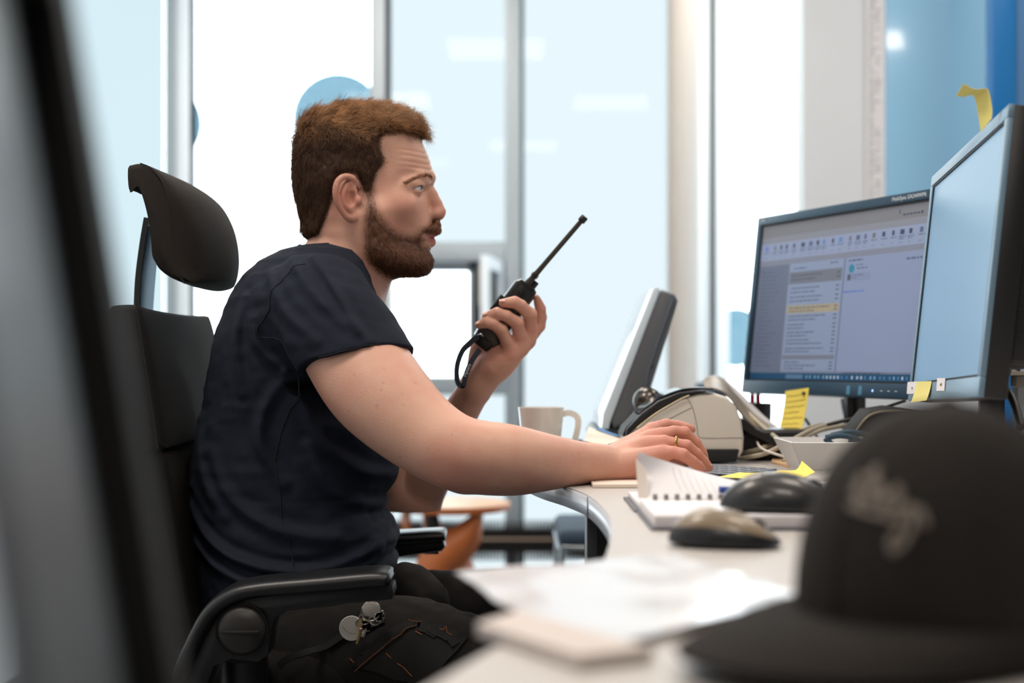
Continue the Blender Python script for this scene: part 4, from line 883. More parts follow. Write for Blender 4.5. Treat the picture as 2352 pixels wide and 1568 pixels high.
box('leg_panel', (1.0, .6, 0), (1.3, .64, DZ-.028), MATS['desk_leg_black'], desk, .003, 2, True); box('leg_panel', (1.0, 2.9, 0), (1.3, 2.94, DZ-.028), MATS['desk_leg_black'], desk, .003, 2, True); box('leg_panel', (.1, .45, 0), (.4, .49, DZ-.028), MATS['desk_leg_black'], desk, .003, 2, True)

# ---------------------------------------------------------------- monitors
def frame_mtx(bl, xdir, tilt):
    x = Vector((xdir[0], xdir[1], xdir[2] if len(xdir) > 2 else 0)).normalized(); y = Vector((-x.y, x.x, 0)).normalized(); z = x.cross(y)
    up = (z*math.cos(R(tilt))+y*math.sin(R(tilt))); bk = up.cross(x)
    M = Matrix((x, bk, up)).transposed().to_4x4(); M.translation = Vector(bl); return M
def ui_quads():
    Q = []; rnd = random.Random(5)
    def q(u0, v0, u1, v1, c): Q.append((u0, v0, u1, v1, c))
    def words(u0, v, u1, c, h=.006, gap=.3):
        u = u0
        while u < u1: w_ = rnd.uniform(.008, .028); q(u, v, min(u+w_, u1), v+h, c); u += w_+.005
    dk = (52, 60, 84); md = (74, 84, 112)
    q(0, 0, 1, .955, (96, 106, 124)); q(0, 0, 1, .085, (104, 106, 112)); q(0, .085, 1, .125, (112, 116, 128)); q(0, .125, 1, .235, (118, 130, 156)); q(0, .235, 1, .27, (106, 112, 128)); q(0, .955, 1, 1, (24, 62, 92))
    u = .03
    while u < .97:
        w_ = rnd.choice([.012, .016, .022]); q(u, .142, u+w_, .142+.028, rnd.choice([md, dk, (86, 110, 160), (90, 92, 100)])); words(u-.006, .180, u+w_+.012, md, .005)
        if rnd.random() < .6: words(u-.004, .192, u+w_+.004, md, .005)
        words(u-.002, .214, u+w_*.8, (96, 104, 132), .004); u += w_+rnd.uniform(.022, .042)
    q(0, .27, .21, .955, (86, 96, 116))
    for i in range(24): words(.03, .31+i*.026, .06+rnd.uniform(.02, .10), (62, 70, 88), .005)
    q(.21, .27, .555, .945, (112, 126, 152)); words(.24, .30, .32, dk); words(.47, .285, .52, dk)
    q(.215, .325, .545, .40, (92, 98, 110)); q(.215, .535, .545, .585, (136, 130, 112)); q(.215, .845, .545, .87, (98, 104, 118))
    for v in (.345, .37, .425, .45, .48, .505, .548, .568, .60, .622, .652, .674, .70, .722, .748, .77, .80, .82, .885, .905, .925): words(.23, v, .30+rnd.uniform(.02, .19), dk, .006); q(.515, v, .535, v+.006, dk)
    q(.553, .27, .558, .945, (84, 94, 120)); q(.56, .27, 1, .945, (112, 124, 152)); words(.58, .285, .66, dk, .008)
    a = [(math.cos(t)*.016, math.sin(t)*.024) for t in np.linspace(0, 2*math.pi, 16, endpoint=False)]
    for i in range(-7, 8): hw = .016*math.sqrt(max(0, 1-(i/7.5)**2)); q(.60-hw, .335+i*.0033, .60+hw, .335+(i+1)*.0033, (34, 108, 132))
    words(.625, .315, .67, md); words(.63, .335, .69, dk); q(.575, .365, .71, .41, (108, 118, 146)); q(.58, .37, .598, .405, (64, 70, 84)); words(.605, .375, .67, md); words(.605, .39, .63, md)
    words(.565, .47, .68, (44, 84, 168), .007); words(.90, .305, .99, md, .012); words(.86, .055, .95, dk, .008); q(.955, .05, .965, .066, dk); words(.84, .03, .845, dk, .02)
    q(.25, .964, .36, .99, (70, 100, 128)); u = .38
    while u < .97: q(u, .968, u+.010, .986, rnd.choice([(90, 130, 160), (60, 100, 140), (140, 160, 180)])); u += rnd.choice([.022, .03])
    words(.60, .948, .82, (60, 66, 84), .005)
    return Q
M_BEZ = mat('monitor_bezel', (28, 62, 84), .35); M_BEZ2 = mat('pale_bezel', (112, 140, 160), .35, .2); M_INK = mat('white_print', (200, 208, 214), .6)
def monitor(lab, bl, xd, W, H, tilt, ui, bez, foot):
    M = frame_mtx(bl, xd, tilt); t = thing('monitor', lab, 'monitor', mtx=M); bz = .017
    fr = box('frame', (0, .0058, 0), (W, .036, H), M_BLK if not ui else M_BEZ, t, .002)
    for q in ((0, 0, W, .026), (0, H-bz, W, H), (0, .026, bz, H-bz), (W-bz, .026, W, H-bz)): box('bezel', (q[0], 0, q[1]), (q[2], .008, q[3]), bez, t, .0012)
    for q in ((bz, .026, W-bz, .029), (bz, H-bz-.0035, W-bz, H-bz), (bz, .026, bz+.003, H-bz), (W-bz-.003, .026, W-bz, H-bz)): box('inner_lip', (q[0], .0015, q[1]), (q[2], .0055, q[3]), M_BLKM, t)
    sx0, sx1, sz0, sz1 = bz+.002, W-bz-.002, .028, H-bz-.002
    if ui:
        Q = [(0, 0, 1, 1, (96, 106, 124))]+ui_quads(); Vq = []; Fq = []; cq = []
        for i, (u0, v0, u1, v1, c) in enumerate(Q):
            y = .0038-i*2e-7 if i > 8 else .0042-i*3e-5; n = len(Vq)
            Vq += [(sx0+(sx1-sx0)*u, y, sz1-(sz1-sz0)*v) for u, v in ((u0, v1), (u1, v1), (u1, v0), (u0, v0))]; Fq.append((n, n+1, n+2, n+3)); cq += [srgb(c)]*4
        sm_ = vmat('lit_display', .5, emit=.43, spec=.2); mk('screen', Vq, Fq, sm_, t, cols=np.array(cq), smooth=False)
    else:
        m = bpy.data.materials.new('dim_blue_display'); m.use_nodes = True; b = m.node_tree.nodes['Principled BSDF']; b.inputs['Base Color'].default_value = (.05, .12, .18, 1); b.inputs['Roughness'].default_value = .38; b.inputs['Emission Color'].default_value = (.10, .22, .35, 1); b.inputs['Emission Strength'].default_value = .8; b.inputs['Coat Weight'].default_value = .5; b.inputs['Coat Roughness'].default_value = .2
        box('screen', (sx0, .0035, sz0), (sx1, .005, sz1), m, t)
    hs = box('back_housing', (W*.10, .036, H*.12), (W*.94, .075, H*.86), M_BLK, t, .01, 3)
    for k in range(26): box('vent_slot', (W*.93+.0, .045+0*k, H*.2+k*.0085), (W*.9406, .07, H*.2+k*.0085+.004), M_BLKM, hs)
    bpt = M @ Vector((W/2, .06, H*.4)); ft = Vector((foot[0], foot[1], .75)); Mi = M.inverted()
    V_, F_ = sweep([bpt, Vector((bpt.x, bpt.y, .85)), Vector((bpt.x, bpt.y, .765))], lambda i, s: [(-.016, -.012), (.016, -.012), (.016, .012), (-.016, .012)], up=np.array((xd[0], xd[1], 0.0))); mk('stand_neck', V_, F_, M_BLK, t, True)
    Ml = Mi @ Matrix.Translation((bpt.x, bpt.y, .7505)); lathe('stand_base', [(0, 0), (.105, 0), (.11, .005), (.10, .012), (0, .016)], M_BLK, t, xf=Ml)
    return t, M, W, H
def put_text(s, size, M, parent, m, name='lettering', shear=0):
    V_, F_ = text_mesh(s, size, .0002, shear); Vw = np.array(V_) @ np.array(M)[:3, :3].T+np.array(M)[:3, 3]; return mk(name, Vw, F_, m, parent, False, False)
m1, M1, W1, H1 = monitor('dark blue framed monitor showing a mail program', (.472, 2.93, .866), (.394, -.919), .558, .364, 6.3, True, M_BEZ, (.66, 2.7))
TX = Matrix(((1, 0, 0, 0), (0, 0, -1, 0), (0, 1, 0, 0), (0, 0, 0, 1)))
def face_m(x, z): return Matrix.Translation((x, -.0003, z)) @ Matrix.Rotation(R(90), 4, 'X')
put_text('MultiSync EA244WMi', .0105, face_m(W1-.075, H1-.0085), m1, M_INK); put_text('NEC', .008, face_m(.026, H1-.0085), m1, M_INK)
for k, xx in enumerate((.36, .395)): box('badge', (xx-.006, -.0004, .004), (xx+.004, .0005, .02), mat('badge_blue', (70, 130, 160), .5), m1)
lathe('power_light', [(0, 0), (.0022, 0), (0, .001)], emat('blue_led', (40, 120, 255), 3), m1, n=12, xf=Matrix.Translation((.43, -.0002, .012)) @ Matrix.Rotation(R(90), 4, 'X'))
for xx in (.455, .475, .495): box('control_button', (xx-.003, -.0004, .0115), (xx+.003, .0004, .0128), M_INK, m1)
m2, M2, W2, H2 = monitor('nearest monitor seen from its edge with a plain pale blue screen', (.648, 2.33, .866), (-.119, -.993, .036), .558, .370, 6.3, False, M_BEZ2, (.7, 2.05))
# left foreground screen
def fg():
    top = P(66, -60, .60); bot = P(352, 1660, .60); t = thing('display_panel', 'out of focus black framed screen leaning at the left edge of the view', 'screen', tuple(bot)); w_ = np.array([.072, -.30, 0])*1.05
    V_, F_ = sweep([bot, (bot+top)/2, top], lambda i, k: [(-.0135, -.010), (.0135, -.010), (.0135, .012), (-.0135, .012)], up=np.array((0, 1.0, 0))); mk('frame', V_, F_, M_BLKM, t, True, False)
    nrm = np.array([-.011, 0, 0]); G = bil(bot+nrm, bot+nrm+w_, top+nrm, top+nrm+w_, 4, 4); sheet('screen', G, .006, mat('matt_screen', (44, 52, 58), .42, 0), t)
    for p, q in ((bot, bot+w_), (top, top+w_)): V_, F_ = sweep([p, (p+q)/2, q], lambda i, k: [(-.012, -.012), (.012, -.012), (.012, .012), (-.012, .012)], up=np.array((0, 0, 1.0))); mk('frame', V_, F_, M_BLKM, t, True, False)
    tube('stand', [bot, bot+w_*.5+np.array([-.03, 0, .02]), bot+w_*.5+np.array([-.06, 0, -.06])], .01, M_BLKM, t)
fg()
# ---------------------------------------------------------------- two-way radio held in the far hand
def radio():
    d = 2.43; a = P(1112, 785, d); b = P(1214, 653, d); z = Vector(b-a).normalized(); y = Vector((.25, -1, .1)); y = (y-z*y.dot(z)).normalized(); x = y.cross(z)
    M = Matrix((x, y, z)).transposed().to_4x4(); M.translation = Vector(a); L = (b-a)@np.array(z); t = thing('two_way_radio', 'black handheld two-way radio with a long antenna held in the raised hand', 'radio', mtx=M)
    bd = [(-.021, 0), (-.0235, .015), (-.0205, L*.45), (-.020, L*.9), (-.014, L), (.016, L), (.0215, L*.93), (.021, L*.45), (.0235, .015), (.021, 0)]
    prism('body', bd, -.017, .014, mat('radio_black', (26, 25, 24), .32, bump=.1, bscale=1200), t, 'y', .004)
    prism('front_plate', [(-.016, .03), (-.014, L*.93), (.012, L*.93), (.014, .03)], .0135, .0165, M_BLK, t, 'y', .0015); box('side_button_panel', (.000, .0155, L*.62), (.012, .0185, L*.90), M_BLKM, t, .002)
    for k in range(3): box('side_button', (.003, .018, L*(.65+.085*k)), (.009, .0198, L*(.70+.085*k)), M_BLK, t, .0008)
    prism('edge_strip', [(-.0215, .03), (-.0205, L*.9), (-.017, L*.98), (-.012, L*.98), (-.016, L*.9), (-.0175, .03)], -.006, .0155, mat('radio_bronze', (72, 60, 48), .3, .3), t, 'y', .001)
    box('battery', (-.019, -.026, .004), (.019, -.016, L*.8), M_BLK, t, .004); box('push_to_talk', (.0205, -.006, L*.40), (.0275, .010, L*.66), mat('rubber_black', (18, 18, 18), .7), t, .002)
    lathe('bottom_cap', [(0, -.012), (.013, -.011), (.017, -.004), (.018, .006), (0, .006)], mat('ribbed_rubber', (15, 15, 16), .55), t, xf=Matrix.Scale(1.15, 4, (1, 0, 0)))
    e = P(1344, 497, 2.40); loc = M.inverted(); p0 = loc @ Vector(P(1209, 655, 2.43)); p1 = loc @ Vector(e); n = (p1-p0)
    f = lambda k: tuple(p0+n*k)
    an = tube('antenna', [f(0), f(.12), f(.5), f(.93)], lambda t_: .0072-.0026*min(1, t_*2.2) if t_ < .5 else .0046-.0004*t_, mat('antenna_rubber', (48, 42, 36), .42), t, False, 20)
    tube('antenna_tip', [f(.925), f(.93), f(.99), f(1)], lambda t_: .0066 if .05 < t_ < .95 else .0054, M_BLK, an, False, 20, smooth_path=False)
    for k in (.13, .145, .16): tube('groove', [f(k), f(k+.006)], .0071-.012*(k-.12), M_BLKM, an, False, 18, smooth_path=False)
    tube('volume_knob', [(-.008, -.006, L-.002), (-.008, -.006, L+.012)], .006, M_BLK, t, False, 16)
    # wrist strap
    s = ribbon('strap', [P(1098, 772, 2.405), P(1082, 785, 2.40), P(1062, 806, 2.395), P(1050, 840, 2.39), P(1050, 872, 2.39), P(1057, 886, 2.39), P(1064, 884, 2.385), P(1072, 855, 2.38), P(1086, 825, 2.385), P(1102, 802, 2.395)], .0095, .0012, (-.55, .75, -.2), mat('strap_navy', (22, 30, 44), .6), t)
    M_S = Matrix.Translation(Vector(P(1073, 852, 2.374))) @ Matrix.Rotation(0, 4, 'Z')
    ax = Vector(P(1078, 842, 2.378)-P(1070, 862, 2.378)).normalized(); nn = Vector((0, -1, .0)); nn = (nn-ax*nn.dot(ax)).normalized(); yy = nn.cross(ax); Mt = Matrix((ax, yy, nn)).transposed().to_4x4(); Mt.translation = Vector(P(1073, 850, 2.3735))
    V_, F_ = text_mesh('Hytera', .0082, .0002); Vw = np.array(V_) @ np.array(Mt)[:3, :3].T+np.array(Mt)[:3, 3]; mk('strap_lettering', Vw, F_, M_INK, s, True, False)
    tube('clip_ring', [P(1096, 772, 2.41), P(1104, 768, 2.405), P(1110, 772, 2.405)], .002, mat('steel', (190, 195, 200), .2, 1.0), t)
radio()
# ---------------------------------------------------------------- things on the desk
M_CER = mat('white_ceramic', (242, 236, 226), .18, Coat_Weight=.4); M_PAP = mat('white_paper', (226, 223, 226), .75); M_CREAM = mat('cream_plastic', (208, 200, 188), .42, bump=.06, bscale=900)
c = P(1243, 1000, 2.6); mug = thing('mug', 'plain white ceramic mug on the desk behind the forearm', 'mug', (c[0], 2.6, DZ))
lathe('cup', [(0, .004), (.028, .0), (.031, .002), (.036, .04), (.0415, .094), (.042, .0965), (.0395, .0965), (.039, .093), (.034, .042), (.028, .009), (0, .008)], M_CER, mug)
ribbon('handle', [(.038, 0, .084), (.052, 0, .086), (.066, 0, .078), (.067, 0, .060), (.060, 0, .034), (.050, 0, .018), (.036, 0, .016)], .011, .0075, (0, 1, 0), M_CER, mug, False)
def printer():
    d = 2.50; t = thing('label_printer', 'cream rounded desktop label printer with a dark sloping window beside the typing hand', 'printer', (X(1575, d), d, DZ)); B = lambda a, b: tuple(P(a, b, d)[[0, 2]])
    body = [(1436, 1050), (1434, 1004), (1455, 985), (1500, 950), (1560, 915), (1605, 903), (1640, 902), (1672, 912), (1692, 935), (1704, 965), (1710, 1005), (1708, 1035), (1700, 1050)]
    b = prism('body', [B(*p) for p in body], d, d+.13, M_CREAM, t, 'y', .008, True, 3)
    prism('base_skirt', [B(*p) for p in [(1608, 1031), (1698, 1031), (1690, 1060), (1618, 1060)]], d-.006, d+.10, M_BLKM, t, 'y', .003, True)
    lid = [(1437, 1000), (1440, 984), (1472, 950), (1512, 920), (1560, 901), (1600, 896), (1640, 896), (1600, 902), (1562, 911), (1505, 944), (1460, 978)]
    prism('lid_rim', [B(*p) for p in lid], d-.003, d+.01, M_BLK, t, 'y', .002, True); prism('lid_rim', [B(*p) for p in lid], d+.12, d+.134, M_BLK, t, 'y', .002, True)
    G = np.array([[P(a, b-1, d)+[0, s, .003] for s in (.008, .04, .08, .122)] for a, b in catmull([(1470, 955), (1512, 922), (1560, 902), (1600, 897), (1640, 899)], 5)]); sheet('window', G, .003, mat('smoked_window', (30, 36, 40), .08, Coat_Weight=1.0), t)
    G = np.array([[P(a, b, d)+[0, s, 0] for s in (.010, .06, .12)] for a, b in [(1434, 1002), (1442, 984), (1472, 956)]]); sheet('label_slot', G, .006, M_BLKM, t)
    tube('gold_trim', [P(a, b, d)+[0, -.0045, 0] for a, b in [(1462, 982), (1505, 949), (1560, 917), (1582, 908)]], .0012, mat('gold_trim', (206, 188, 156), .35, .4), t, n=6)
    for nm, pl in (('door_seam', [(1578, 912), (1592, 940), (1600, 975), (1604, 1000), (1612, 1005), (1640, 1006), (1706, 1005)]), ('panel_seam', [(1462, 990), (1500, 980), (1560, 950), (1588, 936)])): tube(nm, [P(a, b, d)+[0, -.0002, 0] for a, b in pl], .0006, mat('seam_grey', (130, 124, 116), .8), b, n=6)
printer()
def tilt_screen():
    d = 2.85; t = thing('touch_screen', 'grey tilted back of a touch screen leaning left beside the column', 'monitor', (X(1460, d), d+.1, DZ)); B = lambda a, b: tuple(P(a, b, d)[[0, 2]])
    prism('back_housing', [B(*p) for p in [(1402, 965), (1508, 672), (1520, 664), (1550, 674), (1558, 690), (1552, 712), (1495, 893), (1470, 925), (1440, 968), (1410, 985)]], d, d+.30, mat('silver_housing', (108, 112, 116), .4, .45, noise=.03), t, 'y', .008, True, 3)
    prism('glass_front', [B(*p) for p in [(1381, 985), (1385, 950), (1500, 662), (1512, 660), (1516, 668), (1402, 968), (1398, 985)]], d-.004, d+.304, mat('pale_glass_front', (206, 220, 230), .15), t, 'y', .003, True)
    prism('foot', [B(*p) for p in [(1362, 1000), (1372, 982), (1440, 984), (1475, 950), (1480, 1000), (1440, 1016), (1370, 1016)]], d+.01, d+.28, mat('foot_blue_black', (38, 50, 60), .5), t, 'y', .004, True)
    tube('side_groove', [P(a, b, d)+[0, -.001, 0] for a, b in [(1545, 690), (1520, 760), (1490, 850), (1484, 884)]], .004, mat('groove_grey', (92, 100, 110), .4, .3), t, n=8)
    lathe('screw', [(0, 0), (.003, 0), (.003, .001), (0, .001)], M_BLKM, t, world=True, xf=Matrix.Translation(P(1497, 842, d)-np.array([0, .001, 0])) @ Matrix.Rotation(R(90), 4, 'X'))
tilt_screen()
bm = bmesh.new(); bmesh.ops.create_uvsphere(bm, u_segments=40, v_segments=24, radius=.028); V_, F_ = bm_data(bm)
t = thing('desk_speaker', 'shiny dark chrome ball on a short stand behind the label printer', 'speaker', (X(1487, 2.72), 2.72, DZ)); mk('ball', np.array(V_)+[0, 0, Z(921, 2.72)-DZ], F_, mat('dark_chrome', (84, 80, 76), .24, 1.0), t); lathe('stem', [(0, 0), (.03, 0), (.028, .006), (.008, .012), (.007, Z(921, 2.72)-DZ-.02), (0, Z(921, 2.72)-DZ-.02)], M_BLK, t)
# phone pad and leaflet behind the mug
t = thing('desk_phone', 'dark grey desk phone base just right of the mug', 'phone', (X(1318, 2.68), 2.7, DZ)); prism('base', [(-.10, 0), (-.10, .045), (.085, .012), (.09, 0)], -.06, .09, mat('phone_grey', (58, 64, 70), .5), t, 'y', .003)
for i in range(3):
    for j in range(4): box('key', (.005+i*.022, -.05+j*.03, .0235-i*.0046), (.020+i*.022, -.033+j*.03, .030-i*.0046), M_BLK, t, .002)
t = tag(sheet('leaflet', bil(P(1342, 1018, 2.45), P(1385, 1030, 2.3), P(1352, 985, 2.75), P(1432, 1015, 2.55), 8, 5)+np.array([0, 0, .004]), .0015, mat('leaflet_cream', (226, 212, 196), .6)), 'cream leaflet with a blue stripe lying between phone and printer', 'leaflet')
sheet('blue_stripe', catmull([P(1366, 990, 2.70), P(1385, 1000, 2.64), P(1415, 1010, 2.58)], 5)[:, None, :]+np.array([[[0, 0, .0065], [.012, .0, .0065]]]), .0008, mat('print_blue', (52, 110, 168), .5), t)
# keyboard
def keyboard():
    A = np.array(PZ(1620, 1092, .762)); Bc = np.array(PZ(1797, 1079, .762)); x = Vector((Bc[0]-A[0], Bc[1]-A[1], 0)).normalized(); W = .118; L = .40; y = Vector((-x.y, x.x, 0))
    M = Matrix((x, y, Vector((0, 0, 1)))).transposed().to_4x4(); c_ = Vector(Bc)-x*W; M.translation = Vector((c_.x, c_.y, DZ+.0005)); t = thing('keyboard', 'slim grey keyboard with flat grey keys under the typing fingers', 'keyboard', mtx=M)
    prism('case', [(0, 0), (W, 0), (W, .011), (0, .006)], 0, L, mat('keyboard_silver', (150, 156, 164), .35, .4), t, 'y', .0015)
    mk0 = mat('key_grey', (92, 98, 106), .45); first = None
    for r in range(5):
        for k in range(19):
            zz = .0065+.0042*(r*.0205+.019)/W
            if first is None: first = box('key', (-.0085, .0, 0), (.0085, .0178, .0022), mk0, t, .0009); o = first
            else: o = first.copy(); C.objects.link(o); o.parent = t
            o.location = (.013+r*.0228, .006+k*.0205, zz+.0008); o.rotation_euler = (0, -math.atan2(.005, W), 0)
keyboard()
# spiral notebook with a page curling up
M_LINE = mat('page_print', (150, 146, 156), .8)
def notebook():
    y0, y1, x0, x1 = 1.515, 1.69, .152, .375; t = thing('spiral_notebook', 'open white spiral notebook with one page curling up in front of the hand', 'notebook', ((x0+x1)/2, 1.68, DZ))
    box('cover', (x0-.004, y0-.003, DZ+.0002), (x1+.004, y1+.0, DZ+.0028), mat('grey_cover', (84, 86, 96), .5), t, .0008, 2, True); box('cover', (x0-.006, y1+.006, DZ+.0002), (x1+.0, 1.865, DZ+.0028), MATS['grey_cover'], t, .0008, 2, True)
    b = box('page_block', (x0, y0, DZ+.003), (x1, y1-.004, DZ+.016), M_PAP, t, .001, 2, True)
    for k in range(5): box('page_edge', (x0-.0004, y0-.0004, DZ+.0052+k*.0022), (x1, y0+.001, DZ+.0056+k*.0022), mat('page_shade', (188, 182, 186), .8), b, 0, 1, True)
    box('turned_pages', (x0, y1+.004, DZ+.003), (x1, 1.86, DZ+.010), M_PAP, t, .001, 2, True)
    G = []
    for u in np.linspace(0, 1, 20):
        bot = np.array([x0+.012+(x1-x0-.03)*u*.93, y1+.004, DZ+.018-.006*u]); h = (.050*(1-u)**1.15+.002)
        col = [bot+np.array([-.004*math.sin(v*3)*(1-u)-.010*v*(1-u), .035*v+.12*v*v*u+.02*math.sin(v*3.1)*(1-u), h*v*(1-.12*v*u)+.012*math.sin(v*3.14)*u]) for v in np.linspace(0, 1, 14)]; G.append(col)
    G = np.array(G); cp = sheet('curled_page', G, .0006, M_PAP, t)
    for k in range(16):
        u = 4.5+k*.86; i = int(u); f = u-i
        if i+1 < 20: line = G[i]*(1-f)+G[i+1]*f; tube('ruled_line', line[2:12]+np.array([-.0006, -.0012, .0]), .0002, M_LINE, cp, n=4, sub=1, smooth_path=False)
    G2 = []
    for k in range(9):
        u = np.linspace(0, 1, 6); 
    fan = np.array([[np.array([x0-.002+.012*u, y1+.002+.03*v, DZ+.018+.045*v*(1-u*.3)+.0*u]) for v in np.linspace(0, 1, 8)] for u in np.linspace(0, 1, 5)]); sheet('loose_pages', fan, .0008, mat('page_warm', (218, 206, 196), .8), t)
    for k in range(16):
        cx = x0+.018+k*.0130
        for dx in (-.0014, .0014):
            tube('spiral_ring', [np.array([cx+dx, y1-.002+math.sin(a)*.0080, DZ+.0135+math.cos(a)*.0095]) for a in np.linspace(-2.7, 2.7, 14)], .0006, mat('wire_dark', (70, 60, 60), .35, .5), t, n=6, sub=1, smooth_path=False)
notebook()
t = tag(box('writing_pad', (.085, 2.0, 0), (.26, 2.11, .006), mat('pad_cream', (224, 208, 192), .7), None, .001, 2, False, (.03, .02, DZ)), 'thin cream writing pad under the wrist of the typing hand', 'notepad')
t = tag(sheet('printed_sheet', bil((.30, 1.80, DZ+.001), (.52, 1.86, DZ+.001), (.36, 2.10, DZ+.002), (.60, 2.12, DZ+.001), 8, 8), .0008, M_PAP), 'white printed sheet lying under the yellow notes beside the keyboard', 'paper')
for k in range(10): tube('print_line', [(.37+.006*k, 1.86+.022*k, DZ+.0024), (.50+.007*k-random.random()*.03, 1.885+.022*k, DZ+.0022)], .0004, M_LINE, t, n=4)
M_YEL = mat('yellow_note', (238, 216, 96), .7); M_YEL2 = mat('pale_yellow_note', (232, 220, 130), .7); M_PEN = mat('pencil_mark', (120, 104, 48), .8)
def note(lab, G, m, grp=None, nl_=0, marks=None):
    o = tag(sheet('sticky_note', G, .0005, m), lab, 'sticky note', grp); G = np.asarray(G)
    for k in range(nl_):
        v = (k+1)/(nl_+1); j = v*(G.shape[1]-1); i = int(j); f = j-i; row = G[:, i]*(1-f)+G[:, min(i+1, G.shape[1]-1)]*f; n = np.cross(G[-1, 0]-G[0, 0], G[0, -1]-G[0, 0]); n /= np.linalg.norm(n)
        if n[1] > 0: n = -n
        pts = [row[int(q)]+n*.0006+np.array([0, 0, random.uniform(-.0012, .0012)]) for q in np.linspace(1, len(row)-2-random.randint(0, 2), 10)]; tube('handwriting', pts, .0004, M_PEN, o, n=4, sub=2)
    return o
def m1p(px, py, off=-.004):            # spot on the face of the mail monitor
    o = Vector((0, 0, CZ)); dr = Vector(((px-1176)/F, 1, (HY-py)/F)); M = M1; n = Vector(M.col[1][:3]); p0 = M.translation+n*off; s_ = (p0-o).dot(n)/dr.dot(n); return np.array(o+dr*s_)
def plane_pt(px, py, M, off):
    o = Vector((0, 0, CZ)); dr = Vector(((px-1176)/F, 1, (HY-py)/F)); n = Vector(M.col[1][:3]); p0 = M.translation+n*off; s_ = (p0-o).dot(n)/dr.dot(n); return np.array(o+dr*s_)
def onm(M, q, off, curl=0):
    G = bil(plane_pt(*q[0], M, off), plane_pt(*q[1], M, off), plane_pt(*q[2], M, off), plane_pt(*q[3], M, off), 12, 12); nn = np.array(M.col[1][:3]); v = np.linspace(0, 1, 12)[None, :, None]; return G-nn*curl*v*v
G = onm(M1, [(1804, 898), (1858, 890), (1797, 988), (1850, 985)], -.0012, .008); n1_ = note('yellow handwritten sticky note hanging from the lower edge of the mail monitor', G, M_YEL, None, 6)
box('dark_mark', tuple(plane_pt(1846, 903, M1, -.003)-.003), tuple(plane_pt(1846, 903, M1, -.003)+.003), mat('mark_brown', (84, 70, 40), .8), n1_, world=True)
G = onm(M2, [(2106, 876), (2140, 875), (2098, 925), (2134, 920)], -.0012, .004); note('pale yellow sticky note hanging from the lower left corner of the nearest monitor', G, M_YEL2, None, 2)
for (q, tx, lab) in (([(2085, 877), (2106, 876), (2083, 904), (2103, 904)], 'vakt', 'small white label on the lower left corner of the nearest monitor'), ([(2153, 868), (2171, 868), (2151, 897), (2169, 897)], 'utleid', 'small white label right of the pale yellow note on the nearest monitor')):
    o = tag(sheet('paper_label', onm(M2, q, -.0012, 0), .0006, M_PAP), lab, 'label'); a, b = plane_pt((q[0][0]+q[1][0])/2, (q[0][1]+q[2][1])/2, M2, -.0022), None
    Mt = Matrix((M2.col[0][:3], M2.col[2][:3], tuple(-Vector(M2.col[1][:3])))).transposed().to_4x4(); Mt.translation = Vector(a)-Vector(M2.col[1][:3])*.0006; V_, F_ = text_mesh(tx, .0065, .0001); mk('lettering', np.array(V_) @ np.array(Mt)[:3, :3].T+np.array(Mt)[:3, 3], F_, M_PEN, o, True, False)
tp = catmull([plane_pt(2262, 300, M2, 0), plane_pt(2250, 262, M2, -.003), plane_pt(2240, 222, M2, -.008), plane_pt(2230, 206, M2, -.020), plane_pt(2214, 206, M2, -.05)], 4)
wv = plane_pt(2282, 275, M2, 0)-plane_pt(2262, 300, M2, 0); wv = np.array(M2.col[0][:3])*.034
cv_ = [(2253, 303, 2278, 272), (2247, 265, 2279, 250), (2240, 228, 2272, 212), (2232, 218, 2264, 203), (2214, 222, 2240, 205), (2196, 220, 2213, 192)]
G = np.array([[P(a, b, 1.87), P((a+c_)/2, (b+e)/2, 1.86), P(c_, e, 1.85)] for a, b, c_, e in catmull(cv_, 4)]); note('yellow sticky note bent over, standing up from the top of the nearest monitor', G, M_YEL2, None, 0)
G = bil(PZ(1650, 1095, .768), PZ(1745, 1100, .768), PZ(1720, 1080, .758), PZ(1830, 1090, .756), 8, 5); note('flat yellow sticky note poking out behind the dark mouse', G, M_YEL, None, 0)
pts = [PZ(1760, 1080, .756), PZ(1800, 1082, .757), PZ(1835, 1080, .758)]
cv_ = [(1730, 1096, 1790, 1080), (1775, 1099, 1825, 1080), (1825, 1104, 1835, 1072), (1872, 1084, 1842, 1058)]
G = np.array([[P(a, b, 1.97)*(1-k)+P(c_, e, 2.03)*k for k in (0, .33, .66, 1)] for a, b, c_, e in catmull(cv_, 5)]); note('yellow sticky note with a curled up end on the printed sheet', G, M_YEL, None, 0)
tube('strip', [(0, 0, 0), (0, .001, 0)], .0001, M_YEL, None) if False else None
# pen
t = thing('pen', 'blue and white ballpoint pen lying behind the dark mouse', 'pen', (.33, 1.74, DZ+.025)); a = P(1652, 1124, 1.70); b = P(1925, 1130, 1.72); n = b-a
tube('barrel', [a, a+n*.88], .0042, mat('pen_blue', (32, 62, 150), .3), t, n=12); tube('grip', [a+n*.88, a+n*.95], .003, mat('pen_white', (226, 228, 232), .3), t, n=12); tube('tip', [a+n*.95, a+n*1.0], lambda s: .0034-.002*s, MATS['pen_blue'], t, n=12)
